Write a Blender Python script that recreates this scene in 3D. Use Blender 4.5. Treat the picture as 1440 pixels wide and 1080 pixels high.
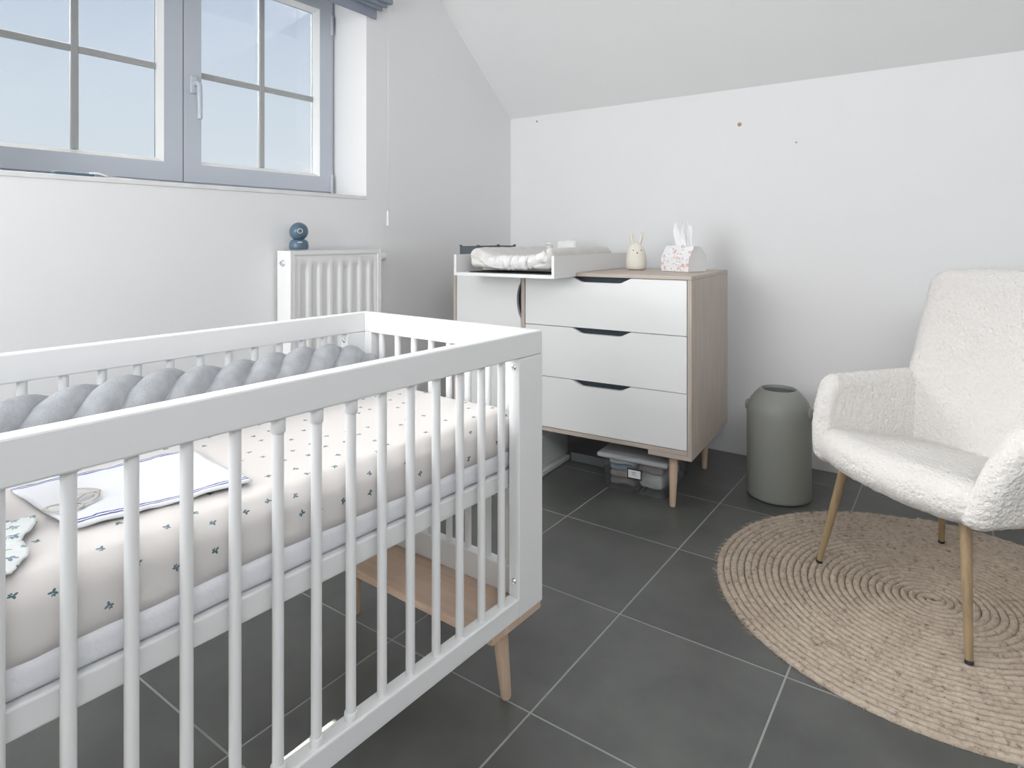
import bpy, bmesh, math, random
from mathutils import Vector, Matrix, noise

random.seed(7)
PI = math.pi
scene = bpy.context.scene
COL = scene.collection
for o in list(bpy.data.objects):
    bpy.data.objects.remove(o)

# ------------------------------------------------------------------ camera
CAM_H = 1.055
FPX = 885.0
cam_data = bpy.data.cameras.new('camera')
cam_data.sensor_fit = 'HORIZONTAL'
cam_data.sensor_width = 36.0
cam_data.lens = FPX / 1440.0 * 36.0
cam_data.shift_y = -205.0 / 1440.0
cam_data.clip_start = 0.02
cam = bpy.data.objects.new('camera', cam_data)
cam.location = (0, 0, CAM_H)
cam.rotation_euler = (PI / 2, 0, math.radians(35.45))
COL.objects.link(cam)
scene.camera = cam

# ------------------------------------------------------------------ colour management
scene.view_settings.view_transform = 'Standard'
scene.view_settings.look = 'None'
scene.view_settings.exposure = 0.10
scene.view_settings.gamma = 1.0
scene.view_settings.use_curve_mapping = False

# ------------------------------------------------------------------ sky
world = bpy.data.worlds.new('sky')
scene.world = world
world.use_nodes = True
wn = world.node_tree.nodes
wl = world.node_tree.links
for n in list(wn):
    wn.remove(n)
w_out = wn.new('ShaderNodeOutputWorld')
w_bg = wn.new('ShaderNodeBackground')
w_tc = wn.new('ShaderNodeTexCoord')
w_sep = wn.new('ShaderNodeSeparateXYZ')
w_ramp = wn.new('ShaderNodeValToRGB')
w_ramp.color_ramp.elements[0].position = 0.0
w_ramp.color_ramp.elements[0].color = (0.80, 0.87, 0.93, 1)
w_ramp.color_ramp.elements[1].position = 0.75
w_ramp.color_ramp.elements[1].color = (0.42, 0.55, 0.78, 1)
e = w_ramp.color_ramp.elements.new(0.36)
e.color = (0.56, 0.66, 0.82, 1)
e = w_ramp.color_ramp.elements.new(0.18)
e.color = (0.70, 0.80, 0.89, 1)
w_map = wn.new('ShaderNodeMapping')
w_map.inputs['Scale'].default_value = (9, 9, 26)
w_noise = wn.new('ShaderNodeTexNoise')
w_noise.inputs['Scale'].default_value = 1.0
w_noise.inputs['Detail'].default_value = 5
w_cr = wn.new('ShaderNodeValToRGB')
w_cr.color_ramp.elements[0].position = 0.60
w_cr.color_ramp.elements[0].color = (0, 0, 0, 1)
w_cr.color_ramp.elements[1].position = 0.70
w_cr.color_ramp.elements[1].color = (1, 1, 1, 1)
w_band = wn.new('ShaderNodeMapRange')
w_band.inputs['From Min'].default_value = 0.17
w_band.inputs['From Max'].default_value = 0.11
w_mul = wn.new('ShaderNodeMath')
w_mul.operation = 'MULTIPLY'
w_mix = wn.new('ShaderNodeMixRGB')
w_mix.inputs[2].default_value = (0.9, 0.92, 0.94, 1)
wl.new(w_tc.outputs['Generated'], w_sep.inputs[0])
wl.new(w_sep.outputs['Z'], w_ramp.inputs[0])
wl.new(w_tc.outputs['Generated'], w_map.inputs[0])
wl.new(w_map.outputs[0], w_noise.inputs['Vector'])
wl.new(w_noise.outputs[0], w_cr.inputs[0])
wl.new(w_sep.outputs['Z'], w_band.inputs[0])
wl.new(w_cr.outputs[0], w_mul.inputs[0])
wl.new(w_band.outputs[0], w_mul.inputs[1])
wl.new(w_mul.outputs[0], w_mix.inputs[0])
wl.new(w_ramp.outputs[0], w_mix.inputs[1])
wl.new(w_mix.outputs[0], w_bg.inputs['Color'])
w_bg.inputs['Strength'].default_value = 0.86
wl.new(w_bg.outputs[0], w_out.inputs[0])


def look(o, target):
    d = Vector(target) - o.location
    o.rotation_euler = d.to_track_quat('-Z', 'Y').to_euler()


def sun_lamp(name, direction_from, strength, angle, color):
    l = bpy.data.lights.new(name, 'SUN')
    l.energy = strength
    l.angle = math.radians(angle)
    l.color = color
    o = bpy.data.objects.new(name, l)
    COL.objects.link(o)
    o.location = Vector(direction_from).normalized() * 6
    look(o, (0, 0, 0))
    return o


def area_lamp(name, loc, target, sx, sy, power, color):
    l = bpy.data.lights.new(name, 'AREA')
    l.shape = 'RECTANGLE'
    l.size = sx
    l.size_y = sy
    l.energy = power
    l.color = color
    o = bpy.data.objects.new(name, l)
    COL.objects.link(o)
    o.location = loc
    look(o, target)
    return o


# hazy bright sky light coming down through the window
sun_lamp('hazy_daylight', (-1.0, 0.12, 0.95), 19.0, 70, (1.0, 0.985, 0.96))
# low sun for the floor under the crib, through an added rear-wall gap
sun_lamp('low_sun', (0.0, -1.0, 0.487), 170.0, 0.25, (1.0, 0.95, 0.88))
# added lamp standing in for an unseen window behind the camera
area_lamp('rear_fill_light', (-1.4, -1.5, 1.45), (-1.0, 3.0, 1.8), 1.5, 1.3, 58, (0.97, 0.985, 1.0))
area_lamp('overhead_fill_light', (0.9, -0.3, 2.5), (0.0, 1.7, 0.3), 1.3, 1.3, 38, (0.97, 0.985, 1.0))  # added ambient fill under the closed ceiling, no roof window there


# ------------------------------------------------------------------ materials
def new_mat(name):
    m = bpy.data.materials.new(name)
    m.use_nodes = True
    nt = m.node_tree
    b = nt.nodes['Principled BSDF']
    return m, nt, b


def simple(name, color, rough=0.5, metal=0.0, bump=0.0, bscale=60, var=0.0, vscale=8, coord='Object', spec=None):
    m, nt, b = new_mat(name)
    b.inputs['Base Color'].default_value = (*color, 1)
    b.inputs['Roughness'].default_value = rough
    b.inputs['Metallic'].default_value = metal
    if spec is not None:
        b.inputs['Specular IOR Level'].default_value = spec
    if bump or var:
        tc = nt.nodes.new('ShaderNodeTexCoord')
    if bump:
        n = nt.nodes.new('ShaderNodeTexNoise')
        n.inputs['Scale'].default_value = bscale
        n.inputs['Detail'].default_value = 3
        nt.links.new(tc.outputs[coord], n.inputs['Vector'])
        bp = nt.nodes.new('ShaderNodeBump')
        bp.inputs['Strength'].default_value = bump
        bp.inputs['Distance'].default_value = 0.004
        nt.links.new(n.outputs[0], bp.inputs['Height'])
        nt.links.new(bp.outputs[0], b.inputs['Normal'])
    if var:
        n2 = nt.nodes.new('ShaderNodeTexNoise')
        n2.inputs['Scale'].default_value = vscale
        n2.inputs['Detail'].default_value = 4
        nt.links.new(tc.outputs[coord], n2.inputs['Vector'])
        r = nt.nodes.new('ShaderNodeValToRGB')
        r.color_ramp.elements[0].position = 0.3
        r.color_ramp.elements[1].position = 0.7
        r.color_ramp.elements[0].color = (*[c * (1 - var) for c in color], 1)
        r.color_ramp.elements[1].color = (*[min(1, c * (1 + var)) for c in color], 1)
        nt.links.new(n2.outputs[0], r.inputs[0])
        nt.links.new(r.outputs[0], b.inputs['Base Color'])
    return m


def wood(name, c1, c2, stretch=(1, 1, 18), scale=6, rough=0.5):
    m, nt, b = new_mat(name)
    tc = nt.nodes.new('ShaderNodeTexCoord')
    mp = nt.nodes.new('ShaderNodeMapping')
    mp.inputs['Scale'].default_value = stretch
    n = nt.nodes.new('ShaderNodeTexNoise')
    n.inputs['Scale'].default_value = scale
    n.inputs['Detail'].default_value = 6
    n.inputs['Roughness'].default_value = 0.6
    n.inputs['Distortion'].default_value = 0.6
    r = nt.nodes.new('ShaderNodeValToRGB')
    r.color_ramp.elements[0].position = 0.32
    r.color_ramp.elements[1].position = 0.68
    r.color_ramp.elements[0].color = (*c1, 1)
    r.color_ramp.elements[1].color = (*c2, 1)
    bp = nt.nodes.new('ShaderNodeBump')
    bp.inputs['Strength'].default_value = 0.12
    bp.inputs['Distance'].default_value = 0.002
    nt.links.new(tc.outputs['Object'], mp.inputs[0])
    nt.links.new(mp.outputs[0], n.inputs['Vector'])
    nt.links.new(n.outputs[0], r.inputs[0])
    nt.links.new(r.outputs[0], b.inputs['Base Color'])
    nt.links.new(n.outputs[0], bp.inputs['Height'])
    nt.links.new(bp.outputs[0], b.inputs['Normal'])
    b.inputs['Roughness'].default_value = rough
    return m


M = {}
M['wall'] = simple('wall_paint', (0.86, 0.86, 0.865), 0.9, bump=0.08, bscale=90)
M['ceiling'] = simple('ceiling_paint', (0.86, 0.86, 0.86), 0.92, bump=0.05, bscale=120)
M['grout'] = simple('grout', (0.33, 0.34, 0.33), 0.9, bump=0.2, bscale=200)
M['white_lacquer'] = simple('white_lacquer', (0.84, 0.845, 0.85), 0.38)
M['white_laminate'] = simple('white_laminate', (0.86, 0.86, 0.855), 0.45)
M['pvc'] = simple('backlit_white_pvc', (0.54, 0.58, 0.64), 0.35)  # white plastic; its backlit shade is painted into the colour
M['muntin'] = simple('backlit_glazing_bar', (0.40, 0.41, 0.41), 0.4)  # white bars, greyed in the colour to look shaded against the sky
M['bead'] = simple('white_pvc_bead', (0.84, 0.85, 0.85), 0.35)
M['wall_side'] = simple('dimmed_wall_paint', (0.74, 0.735, 0.73), 0.9)  # unseen right and rear walls, darkened to cut bounce onto the crib
M['gasket'] = simple('rubber_gasket', (0.05, 0.055, 0.07), 0.6)
M['sill'] = simple('stone_sill', (0.80, 0.80, 0.80), 0.35, var=0.05, vscale=12)
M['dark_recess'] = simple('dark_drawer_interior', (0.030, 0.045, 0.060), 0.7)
M['enamel'] = simple('radiator_enamel', (0.86, 0.86, 0.85), 0.3)
M['chrome'] = simple('chrome', (0.78, 0.80, 0.82), 0.18, 1.0)
M['blue_plastic'] = simple('slate_blue_plastic', (0.095, 0.155, 0.215), 0.32)
M['white_plastic'] = simple('white_plastic', (0.85, 0.85, 0.85), 0.35)
M['black_plastic'] = simple('black_plastic', (0.02, 0.02, 0.022), 0.5)
M['grey_plastic'] = simple('dark_grey_plastic', (0.095, 0.11, 0.125), 0.5)
M['bin'] = simple('sage_grey_plastic', (0.27, 0.28, 0.255), 0.5, bump=0.03, bscale=300)
M['bin_inside'] = simple('bin_inside', (0.14, 0.15, 0.16), 0.6)
M['ash'] = wood('grey_ash_laminate', (0.47, 0.40, 0.345), (0.56, 0.49, 0.43), (9, 9, 0.9), 5, 0.5)
M['ash_long'] = wood('grey_ash_laminate_lengthwise', (0.49, 0.42, 0.36), (0.58, 0.50, 0.44), (0.9, 9, 9), 5, 0.5)
M['beech'] = wood('pale_beech', (0.56, 0.41, 0.29), (0.68, 0.52, 0.38), (12, 12, 1), 5, 0.5)
M['beech_board'] = wood('pale_beech_board', (0.58, 0.41, 0.30), (0.70, 0.53, 0.41), (1.2, 12, 12), 4, 0.45)
M['brass_wood'] = wood('bronze_leg', (0.25, 0.175, 0.10), (0.37, 0.27, 0.155), (14, 14, 1.5), 4, 0.38)
M['felt_black'] = simple('black_foot_cap', (0.015, 0.015, 0.016), 0.7)
M['braid'] = simple('grey_marl_jersey', (0.44, 0.455, 0.48), 0.95, bump=0.5, bscale=260, var=0.12, vscale=40)
M['protector'] = simple('white_mattress_protector', (0.82, 0.83, 0.87), 0.9, bump=0.2, bscale=140)
M['muslin'] = None
M['terry'] = simple('beige_terry', (0.80, 0.775, 0.745), 0.97, bump=0.7, bscale=330, var=0.05, vscale=14)
M['terry_front'] = simple('white_terry', (0.86, 0.85, 0.845), 0.97, bump=0.8, bscale=240, var=0.05, vscale=18)
M['blind'] = simple('slate_grey_blind_fabric', (0.30, 0.33, 0.40), 0.9, bump=0.3, bscale=400)
M['cord'] = simple('white_cord', (0.85, 0.85, 0.85), 0.6)
M['bunny'] = simple('cream_silicone', (0.83, 0.79, 0.70), 0.55)
M['tissue'] = simple('tissue_paper', (0.90, 0.91, 0.92), 0.9, bump=0.2, bscale=80)
M['card'] = simple('white_card', (0.86, 0.86, 0.86), 0.6)
M['plug'] = simple('brown_wall_plug', (0.50, 0.32, 0.22), 0.7)
M['plug_grey'] = simple('grey_wall_mark', (0.35, 0.35, 0.36), 0.8)
M['box_fabric'] = simple('white_box', (0.62, 0.64, 0.64), 0.7)
M['board_grey'] = simple('grey_board', (0.13, 0.14, 0.145), 0.7)


def tile_mat():
    m, nt, b = new_mat('slate_tile')
    geo = nt.nodes.new('ShaderNodeNewGeometry')
    oi = nt.nodes.new('ShaderNodeObjectInfo')
    n = nt.nodes.new('ShaderNodeTexNoise')
    n.inputs['Scale'].default_value = 3.2
    n.inputs['Detail'].default_value = 7
    n.inputs['Roughness'].default_value = 0.62
    n2 = nt.nodes.new('ShaderNodeTexNoise')
    n2.inputs['Scale'].default_value = 40
    n2.inputs['Detail'].default_value = 4
    nt.links.new(geo.outputs['Position'], n.inputs['Vector'])
    nt.links.new(geo.outputs['Position'], n2.inputs['Vector'])
    r = nt.nodes.new('ShaderNodeValToRGB')
    r.color_ramp.elements[0].position = 0.3
    r.color_ramp.elements[1].position = 0.72
    r.color_ramp.elements[0].color = (0.070, 0.073, 0.069, 1)
    r.color_ramp.elements[1].color = (0.135, 0.140, 0.131, 1)
    nt.links.new(n.outputs[0], r.inputs[0])
    hsv = nt.nodes.new('ShaderNodeHueSaturation')
    mr = nt.nodes.new('ShaderNodeMapRange')
    mr.inputs['To Min'].default_value = 0.93
    mr.inputs['To Max'].default_value = 1.07
    nt.links.new(oi.outputs['Random'], mr.inputs[0])
    nt.links.new(mr.outputs[0], hsv.inputs['Value'])
    nt.links.new(r.outputs[0], hsv.inputs['Color'])
    nt.links.new(hsv.outputs[0], b.inputs['Base Color'])
    mr2 = nt.nodes.new('ShaderNodeMapRange')
    mr2.inputs['To Min'].default_value = 0.26
    mr2.inputs['To Max'].default_value = 0.44
    nt.links.new(n.outputs[0], mr2.inputs[0])
    nt.links.new(mr2.outputs[0], b.inputs['Roughness'])
    bp = nt.nodes.new('ShaderNodeBump')
    bp.inputs['Strength'].default_value = 0.10
    bp.inputs['Distance'].default_value = 0.002
    nt.links.new(n2.outputs[0], bp.inputs['Height'])
    nt.links.new(bp.outputs[0], b.inputs['Normal'])
    return m


M['tile'] = tile_mat()


def boucle_mat():
    m, nt, b = new_mat('cream_boucle')
    tc = nt.nodes.new('ShaderNodeTexCoord')
    v = nt.nodes.new('ShaderNodeTexVoronoi')
    v.inputs['Scale'].default_value = 105
    n = nt.nodes.new('ShaderNodeTexNoise')
    n.inputs['Scale'].default_value = 220
    n.inputs['Detail'].default_value = 4
    nt.links.new(tc.outputs['Object'], v.inputs['Vector'])
    nt.links.new(tc.outputs['Object'], n.inputs['Vector'])
    mx = nt.nodes.new('ShaderNodeMath')
    mx.operation = 'SUBTRACT'
    nt.links.new(n.outputs[0], mx.inputs[0])
    nt.links.new(v.outputs['Distance'], mx.inputs[1])
    bp = nt.nodes.new('ShaderNodeBump')
    bp.inputs['Strength'].default_value = 0.8
    bp.inputs['Distance'].default_value = 0.006
    nt.links.new(mx.outputs[0], bp.inputs['Height'])
    nt.links.new(bp.outputs[0], b.inputs['Normal'])
    b.inputs['Base Color'].default_value = (0.85, 0.82, 0.785, 1)
    b.inputs['Roughness'].default_value = 1.0
    b.inputs['Specular IOR Level'].default_value = 0.1
    b.inputs['Sheen Weight'].default_value = 0.35
    b.inputs['Sheen Roughness'].default_value = 0.6
    return m


M['boucle'] = boucle_mat()


def jute_mat():
    m, nt, b = new_mat('natural_jute')
    tc = nt.nodes.new('ShaderNodeTexCoord')
    n = nt.nodes.new('ShaderNodeTexNoise')
    n.inputs['Scale'].default_value = 70
    n.inputs['Detail'].default_value = 5
    n.inputs['Roughness'].default_value = 0.75
    n2 = nt.nodes.new('ShaderNodeTexNoise')
    n2.inputs['Scale'].default_value = 9
    n2.inputs['Detail'].default_value = 3
    nt.links.new(tc.outputs['Object'], n.inputs['Vector'])
    nt.links.new(tc.outputs['Object'], n2.inputs['Vector'])
    r = nt.nodes.new('ShaderNodeValToRGB')
    r.color_ramp.elements[0].position = 0.30
    r.color_ramp.elements[0].color = (0.13, 0.085, 0.055, 1)
    r.color_ramp.elements[1].position = 0.70
    r.color_ramp.elements[1].color = (0.56, 0.485, 0.40, 1)
    e = r.color_ramp.elements.new(0.43)
    e.color = (0.42, 0.355, 0.29, 1)
    nt.links.new(n.outputs[0], r.inputs[0])
    mix = nt.nodes.new('ShaderNodeMixRGB')
    mix.blend_type = 'MULTIPLY'
    mix.inputs[0].default_value = 0.5
    r2 = nt.nodes.new('ShaderNodeValToRGB')
    r2.color_ramp.elements[0].position = 0.35
    r2.color_ramp.elements[0].color = (0.86, 0.80, 0.78, 1)
    r2.color_ramp.elements[1].position = 0.65
    r2.color_ramp.elements[1].color = (1.08, 1.06, 1.04, 1)
    nt.links.new(n2.outputs[0], r2.inputs[0])
    nt.links.new(r.outputs[0], mix.inputs[1])
    nt.links.new(r2.outputs[0], mix.inputs[2])
    nt.links.new(mix.outputs[0], b.inputs['Base Color'])
    bp = nt.nodes.new('ShaderNodeBump')
    bp.inputs['Strength'].default_value = 0.5
    bp.inputs['Distance'].default_value = 0.003
    nt.links.new(n.outputs[0], bp.inputs['Height'])
    nt.links.new(bp.outputs[0], b.inputs['Normal'])
    b.inputs['Roughness'].default_value = 0.95
    b.inputs['Specular IOR Level'].default_value = 0.15
    return m


M['jute'] = jute_mat()


def glass_mat(name, tint=(1, 1, 1), gloss=0.06, rough=0.02, milk=0.0, milk_col=(0.8, 0.82, 0.84)):
    m = bpy.data.materials.new(name)
    m.use_nodes = True
    nt = m.node_tree
    for n in list(nt.nodes):
        nt.nodes.remove(n)
    out = nt.nodes.new('ShaderNodeOutputMaterial')
    tr = nt.nodes.new('ShaderNodeBsdfTransparent')
    tr.inputs[0].default_value = (*tint, 1)
    gl = nt.nodes.new('ShaderNodeBsdfGlossy')
    gl.inputs['Roughness'].default_value = rough
    fr = nt.nodes.new('ShaderNodeFresnel')
    fr.inputs['IOR'].default_value = 1.45
    mx = nt.nodes.new('ShaderNodeMixShader')
    nt.links.new(fr.outputs[0], mx.inputs[0])
    nt.links.new(tr.outputs[0], mx.inputs[1])
    nt.links.new(gl.outputs[0], mx.inputs[2])
    last = mx
    if milk > 0:
        df = nt.nodes.new('ShaderNodeBsdfDiffuse')
        df.inputs[0].default_value = (*milk_col, 1)
        m2 = nt.nodes.new('ShaderNodeMixShader')
        m2.inputs[0].default_value = milk
        nt.links.new(mx.outputs[0], m2.inputs[1])
        nt.links.new(df.outputs[0], m2.inputs[2])
        last = m2
    nt.links.new(last.outputs[0], out.inputs[0])
    return m


M['glass'] = glass_mat('window_glass')
M['clear_tub'] = glass_mat('clear_storage_plastic', (0.93, 0.95, 0.96), milk=0.08, rough=0.1)
M['tub_lid'] = glass_mat('frosted_lid_plastic', (0.95, 0.96, 0.97), milk=0.5, rough=0.25)


class NB:
    """tiny node-building helper"""
    def __init__(self, nt):
        self.nt = nt

    def math(self, op, a, b=None, c=None):
        n = self.nt.nodes.new('ShaderNodeMath')
        n.operation = op
        for i, v in enumerate((a, b, c)):
            if v is None:
                continue
            if isinstance(v, (int, float)):
                n.inputs[i].default_value = v
            else:
                self.nt.links.new(v, n.inputs[i])
        return n.outputs[0]

    def mixc(self, fac, c1, c2):
        n = self.nt.nodes.new('ShaderNodeMixRGB')
        for i, v in enumerate((fac, c1, c2)):
            if isinstance(v, tuple):
                n.inputs[i].default_value = (*v, 1)
            elif isinstance(v, (int, float)):
                n.inputs[i].default_value = v
            else:
                self.nt.links.new(v, n.inputs[i])
        return n.outputs[0]


def sprig_print(name, base, ink, ink2, pitch=0.046, size=0.0037, bump=0.25, keep=0.62):
    """cotton with small printed leaf sprigs, laid out in the cloth's own UV (metres)"""
    m, nt, b = new_mat(name)
    nb = NB(nt)
    uv = nt.nodes.new('ShaderNodeUVMap')
    vo = nt.nodes.new('ShaderNodeTexVoronoi')
    vo.voronoi_dimensions = '2D'
    vo.inputs['Scale'].default_value = 1.0 / pitch
    vo.inputs['Randomness'].default_value = 0.62
    nt.links.new(uv.outputs[0], vo.inputs['Vector'])
    sep = nt.nodes.new('ShaderNodeSeparateXYZ')
    nt.links.new(uv.outputs[0], sep.inputs[0])
    sp = nt.nodes.new('ShaderNodeSeparateXYZ')
    nt.links.new(vo.outputs['Position'], sp.inputs[0])
    sc = nt.nodes.new('ShaderNodeSeparateColor')
    nt.links.new(vo.outputs['Color'], sc.inputs[0])
    # voronoi position output is scaled back to texture space
    dx = nb.math('SUBTRACT', sep.outputs[0], sp.outputs[0])
    dy = nb.math('SUBTRACT', sep.outputs[1], sp.outputs[1])
    ang = nb.math('MULTIPLY', sc.outputs[0], 6.283)
    ca = nb.math('COSINE', ang)
    sa = nb.math('SINE', ang)
    u = nb.math('SUBTRACT', nb.math('MULTIPLY', dx, ca), nb.math('MULTIPLY', dy, sa))
    v = nb.math('ADD', nb.math('MULTIPLY', dx, sa), nb.math('MULTIPLY', dy, ca))
    masks = []
    for (px, py, th, la, lb) in ((0, 0.8, 0.0, 0.85, 0.46), (0.75, -0.05, -1.25, 0.8, 0.44),
                                 (-0.75, -0.05, 1.25, 0.8, 0.44), (0.0, -0.9, 0.0, 0.55, 0.2), (0.6, -0.85, -0.8, 0.5, 0.34)):
        uu = nb.math('SUBTRACT', u, px * size)
        vv = nb.math('SUBTRACT', v, py * size)
        c, s = math.cos(th), math.sin(th)
        a1 = nb.math('SUBTRACT', nb.math('MULTIPLY', uu, c), nb.math('MULTIPLY', vv, s))
        b1 = nb.math('ADD', nb.math('MULTIPLY', uu, s), nb.math('MULTIPLY', vv, c))
        q = nb.math('ADD', nb.math('POWER', nb.math('ABSOLUTE', nb.math('DIVIDE', a1, lb * size)), 2.0),
                    nb.math('POWER', nb.math('ABSOLUTE', nb.math('DIVIDE', b1, la * size)), 2.0))
        masks.append(nb.math('LESS_THAN', q, 1.0))
    tot = masks[0]
    for k in masks[1:]:
        tot = nb.math('MAXIMUM', tot, k)
    tot = nb.math('MULTIPLY', tot, nb.math('LESS_THAN', sc.outputs[1], keep))
    inkc = nb.mixc(nb.math('GREATER_THAN', sc.outputs[2], 0.6), ink, ink2)
    col = nb.mixc(tot, base, inkc)
    nt.links.new(col, b.inputs['Base Color'])
    b.inputs['Roughness'].default_value = 0.92
    b.inputs['Specular IOR Level'].default_value = 0.2
    n = nt.nodes.new('ShaderNodeTexNoise')
    n.inputs['Scale'].default_value = 14
    n.inputs['Detail'].default_value = 3
    tc = nt.nodes.new('ShaderNodeTexCoord')
    nt.links.new(tc.outputs['Object'], n.inputs['Vector'])
    bp = nt.nodes.new('ShaderNodeBump')
    bp.inputs['Strength'].default_value = bump
    bp.inputs['Distance'].default_value = 0.01
    nt.links.new(n.outputs[0], bp.inputs['Height'])
    nt.links.new(bp.outputs[0], b.inputs['Normal'])
    return m


M['sheet'] = sprig_print('sprig_print_cotton', (0.72, 0.69, 0.67), (0.09, 0.17, 0.19), (0.16, 0.22, 0.27))
M['floral_muslin'] = sprig_print('floral_muslin', (0.80, 0.83, 0.82), (0.22, 0.30, 0.36), (0.30, 0.38, 0.42),
                                 pitch=0.026, size=0.0055, keep=0.95)


def swaddle_mat():
    m, nt, b = new_mat('white_cotton_navy_stripe')
    nb = NB(nt)
    uv = nt.nodes.new('ShaderNodeUVMap')
    sep = nt.nodes.new('ShaderNodeSeparateXYZ')
    nt.links.new(uv.outputs[0], sep.inputs[0])
    n = nt.nodes.new('ShaderNodeTexNoise')
    n.inputs['Scale'].default_value = 9
    n.inputs['Detail'].default_value = 2
    nt.links.new(uv.outputs[0], n.inputs['Vector'])
    wob = nb.math('MULTIPLY', nb.math('SUBTRACT', n.outputs[0], 0.5), 0.05)
    v = nb.math('ADD', sep.outputs[1], wob)
    tot = None
    for c in (0.055, 0.085, 0.935, 0.962):
        k = nb.math('LESS_THAN', nb.math('ABSOLUTE', nb.math('SUBTRACT', v, c)), 0.0075)
        tot = k if tot is None else nb.math('MAXIMUM', tot, k)
    col = nb.mixc(tot, (0.78, 0.79, 0.82), (0.07, 0.09, 0.30))
    nt.links.new(col, b.inputs['Base Color'])
    b.inputs['Roughness'].default_value = 0.95
    return m


M['swaddle'] = swaddle_mat()


def floral_card_mat():
    m, nt, b = new_mat('floral_printed_card')
    nb = NB(nt)
    uv = nt.nodes.new('ShaderNodeUVMap')
    base = (0.88, 0.87, 0.875)
    col = base
    for sc_, thr, c1, c2, off in ((38, 0.30, (0.82, 0.50, 0.47), (0.86, 0.72, 0.71), 0.0),
                                  (60, 0.20, (0.46, 0.53, 0.52), (0.52, 0.48, 0.54), 3.7),
                                  (80, 0.12, (0.60, 0.26, 0.30), (0.75, 0.36, 0.30), 8.1)):
        mp = nt.nodes.new('ShaderNodeMapping')
        mp.inputs['Location'].default_value = (off, off * 0.7, 0)
        nt.links.new(uv.outputs[0], mp.inputs[0])
        vo = nt.nodes.new('ShaderNodeTexVoronoi')
        vo.voronoi_dimensions = '2D'
        vo.inputs['Scale'].default_value = sc_
        nt.links.new(mp.outputs[0], vo.inputs['Vector'])
        scn = nt.nodes.new('ShaderNodeSeparateColor')
        nt.links.new(vo.outputs['Color'], scn.inputs[0])
        mask = nb.math('MULTIPLY', nb.math('LESS_THAN', vo.outputs['Distance'], thr),
                       nb.math('GREATER_THAN', scn.outputs[0], 0.5))
        ink = nb.mixc(scn.outputs[1], c1, c2)
        col = nb.mixc(mask, col, ink)
    nt.links.new(col, b.inputs['Base Color'])
    b.inputs['Roughness'].default_value = 0.55
    return m


M['floral_card'] = floral_card_mat()


def cloth(name, c, var=0.12):
    return simple(name, c, 0.95, bump=0.6, bscale=55, var=var, vscale=16)


M['cloth_white'] = cloth('white_cloth', (0.80, 0.80, 0.79), 0.06)
M['cloth_blue'] = cloth('blue_grey_cloth', (0.30, 0.38, 0.46))
M['cloth_cream'] = cloth('cream_cloth', (0.55, 0.49, 0.41))
M['cloth_taupe'] = cloth('taupe_cloth', (0.36, 0.31, 0.29))


# ------------------------------------------------------------------ mesh helpers
def finish(name, bm, m, parent=None, smooth=False, loc=None, rot=None, auto=None):
    bmesh.ops.recalc_face_normals(bm, faces=bm.faces)
    me = bpy.data.meshes.new(name)
    bm.to_mesh(me)
    bm.free()
    if m is not None:
        me.materials.append(m)
    if smooth:
        for p in me.polygons:
            p.use_smooth = True
    if auto:
        me.set_sharp_from_angle(angle=math.radians(auto))
    o = bpy.data.objects.new(name, me)
    COL.objects.link(o)
    if parent is not None:
        o.parent = parent
    if loc is not None:
        o.location = loc
    if rot is not None:
        o.rotation_euler = rot
    return o


def box(bm, x0, x1, y0, y1, z0, z1):
    vs = [bm.verts.new(p) for p in ((x0, y0, z0), (x1, y0, z0), (x1, y1, z0), (x0, y1, z0),
                                    (x0, y0, z1), (x1, y0, z1), (x1, y1, z1), (x0, y1, z1))]
    for f in ((0, 3, 2, 1), (4, 5, 6, 7), (0, 1, 5, 4), (1, 2, 6, 5), (2, 3, 7, 6), (3, 0, 4, 7)):
        bm.faces.new([vs[i] for i in f])
    return bm


def bevel(bm, w, seg=2):
    bmesh.ops.bevel(bm, geom=list(bm.edges) + list(bm.verts), offset=w, segments=seg, profile=0.5, affect='EDGES')


def bx(name, dims, m, parent=None, bev=0.002, seg=2, loc=None, rot=None):
    bm = bmesh.new()
    box(bm, *dims)
    if bev:
        bevel(bm, bev, seg)
    return finish(name, bm, m, parent, loc=loc, rot=rot)


def lathe(bm, prof, seg=32, cap0=True, cap1=True, cx=0, cy=0):
    rings = []
    for r, z in prof:
        rings.append([bm.verts.new((cx + r * math.cos(2 * PI * i / seg), cy + r * math.sin(2 * PI * i / seg), z))
                      for i in range(seg)])
    for a, b in zip(rings, rings[1:]):
        for i in range(seg):
            j = (i + 1) % seg
            bm.faces.new((a[i], a[j], b[j], b[i]))
    if cap0:
        bm.faces.new(rings[0][::-1])
    if cap1:
        bm.faces.new(rings[-1])
    return bm


def tube(bm, pts, rad, seg=8, closed=False, flat=1.0):
    pts = [Vector(p) for p in pts]
    n = len(pts)
    rings = []
    up = Vector((0, 0, 1))
    for i, p in enumerate(pts):
        if closed:
            t = (pts[(i + 1) % n] - pts[(i - 1) % n]).normalized()
        else:
            t = (pts[min(i + 1, n - 1)] - pts[max(i - 1, 0)]).normalized()
        u = up if abs(t.dot(up)) < 0.95 else Vector((1, 0, 0))
        a = t.cross(u).normalized()
        b = a.cross(t).normalized()
        r = rad(i / (n - 1)) if callable(rad) else rad
        rings.append([bm.verts.new(p + a * r * math.cos(2 * PI * k / seg) + b * r * flat * math.sin(2 * PI * k / seg))
                      for k in range(seg)])
    m = n if closed else n - 1
    for i in range(m):
        a, b = rings[i], rings[(i + 1) % n]
        for k in range(seg):
            j = (k + 1) % seg
            bm.faces.new((a[k], a[j], b[j], b[k]))
    if not closed:
        bm.faces.new(rings[0][::-1])
        bm.faces.new(rings[-1])
    return bm


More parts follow.
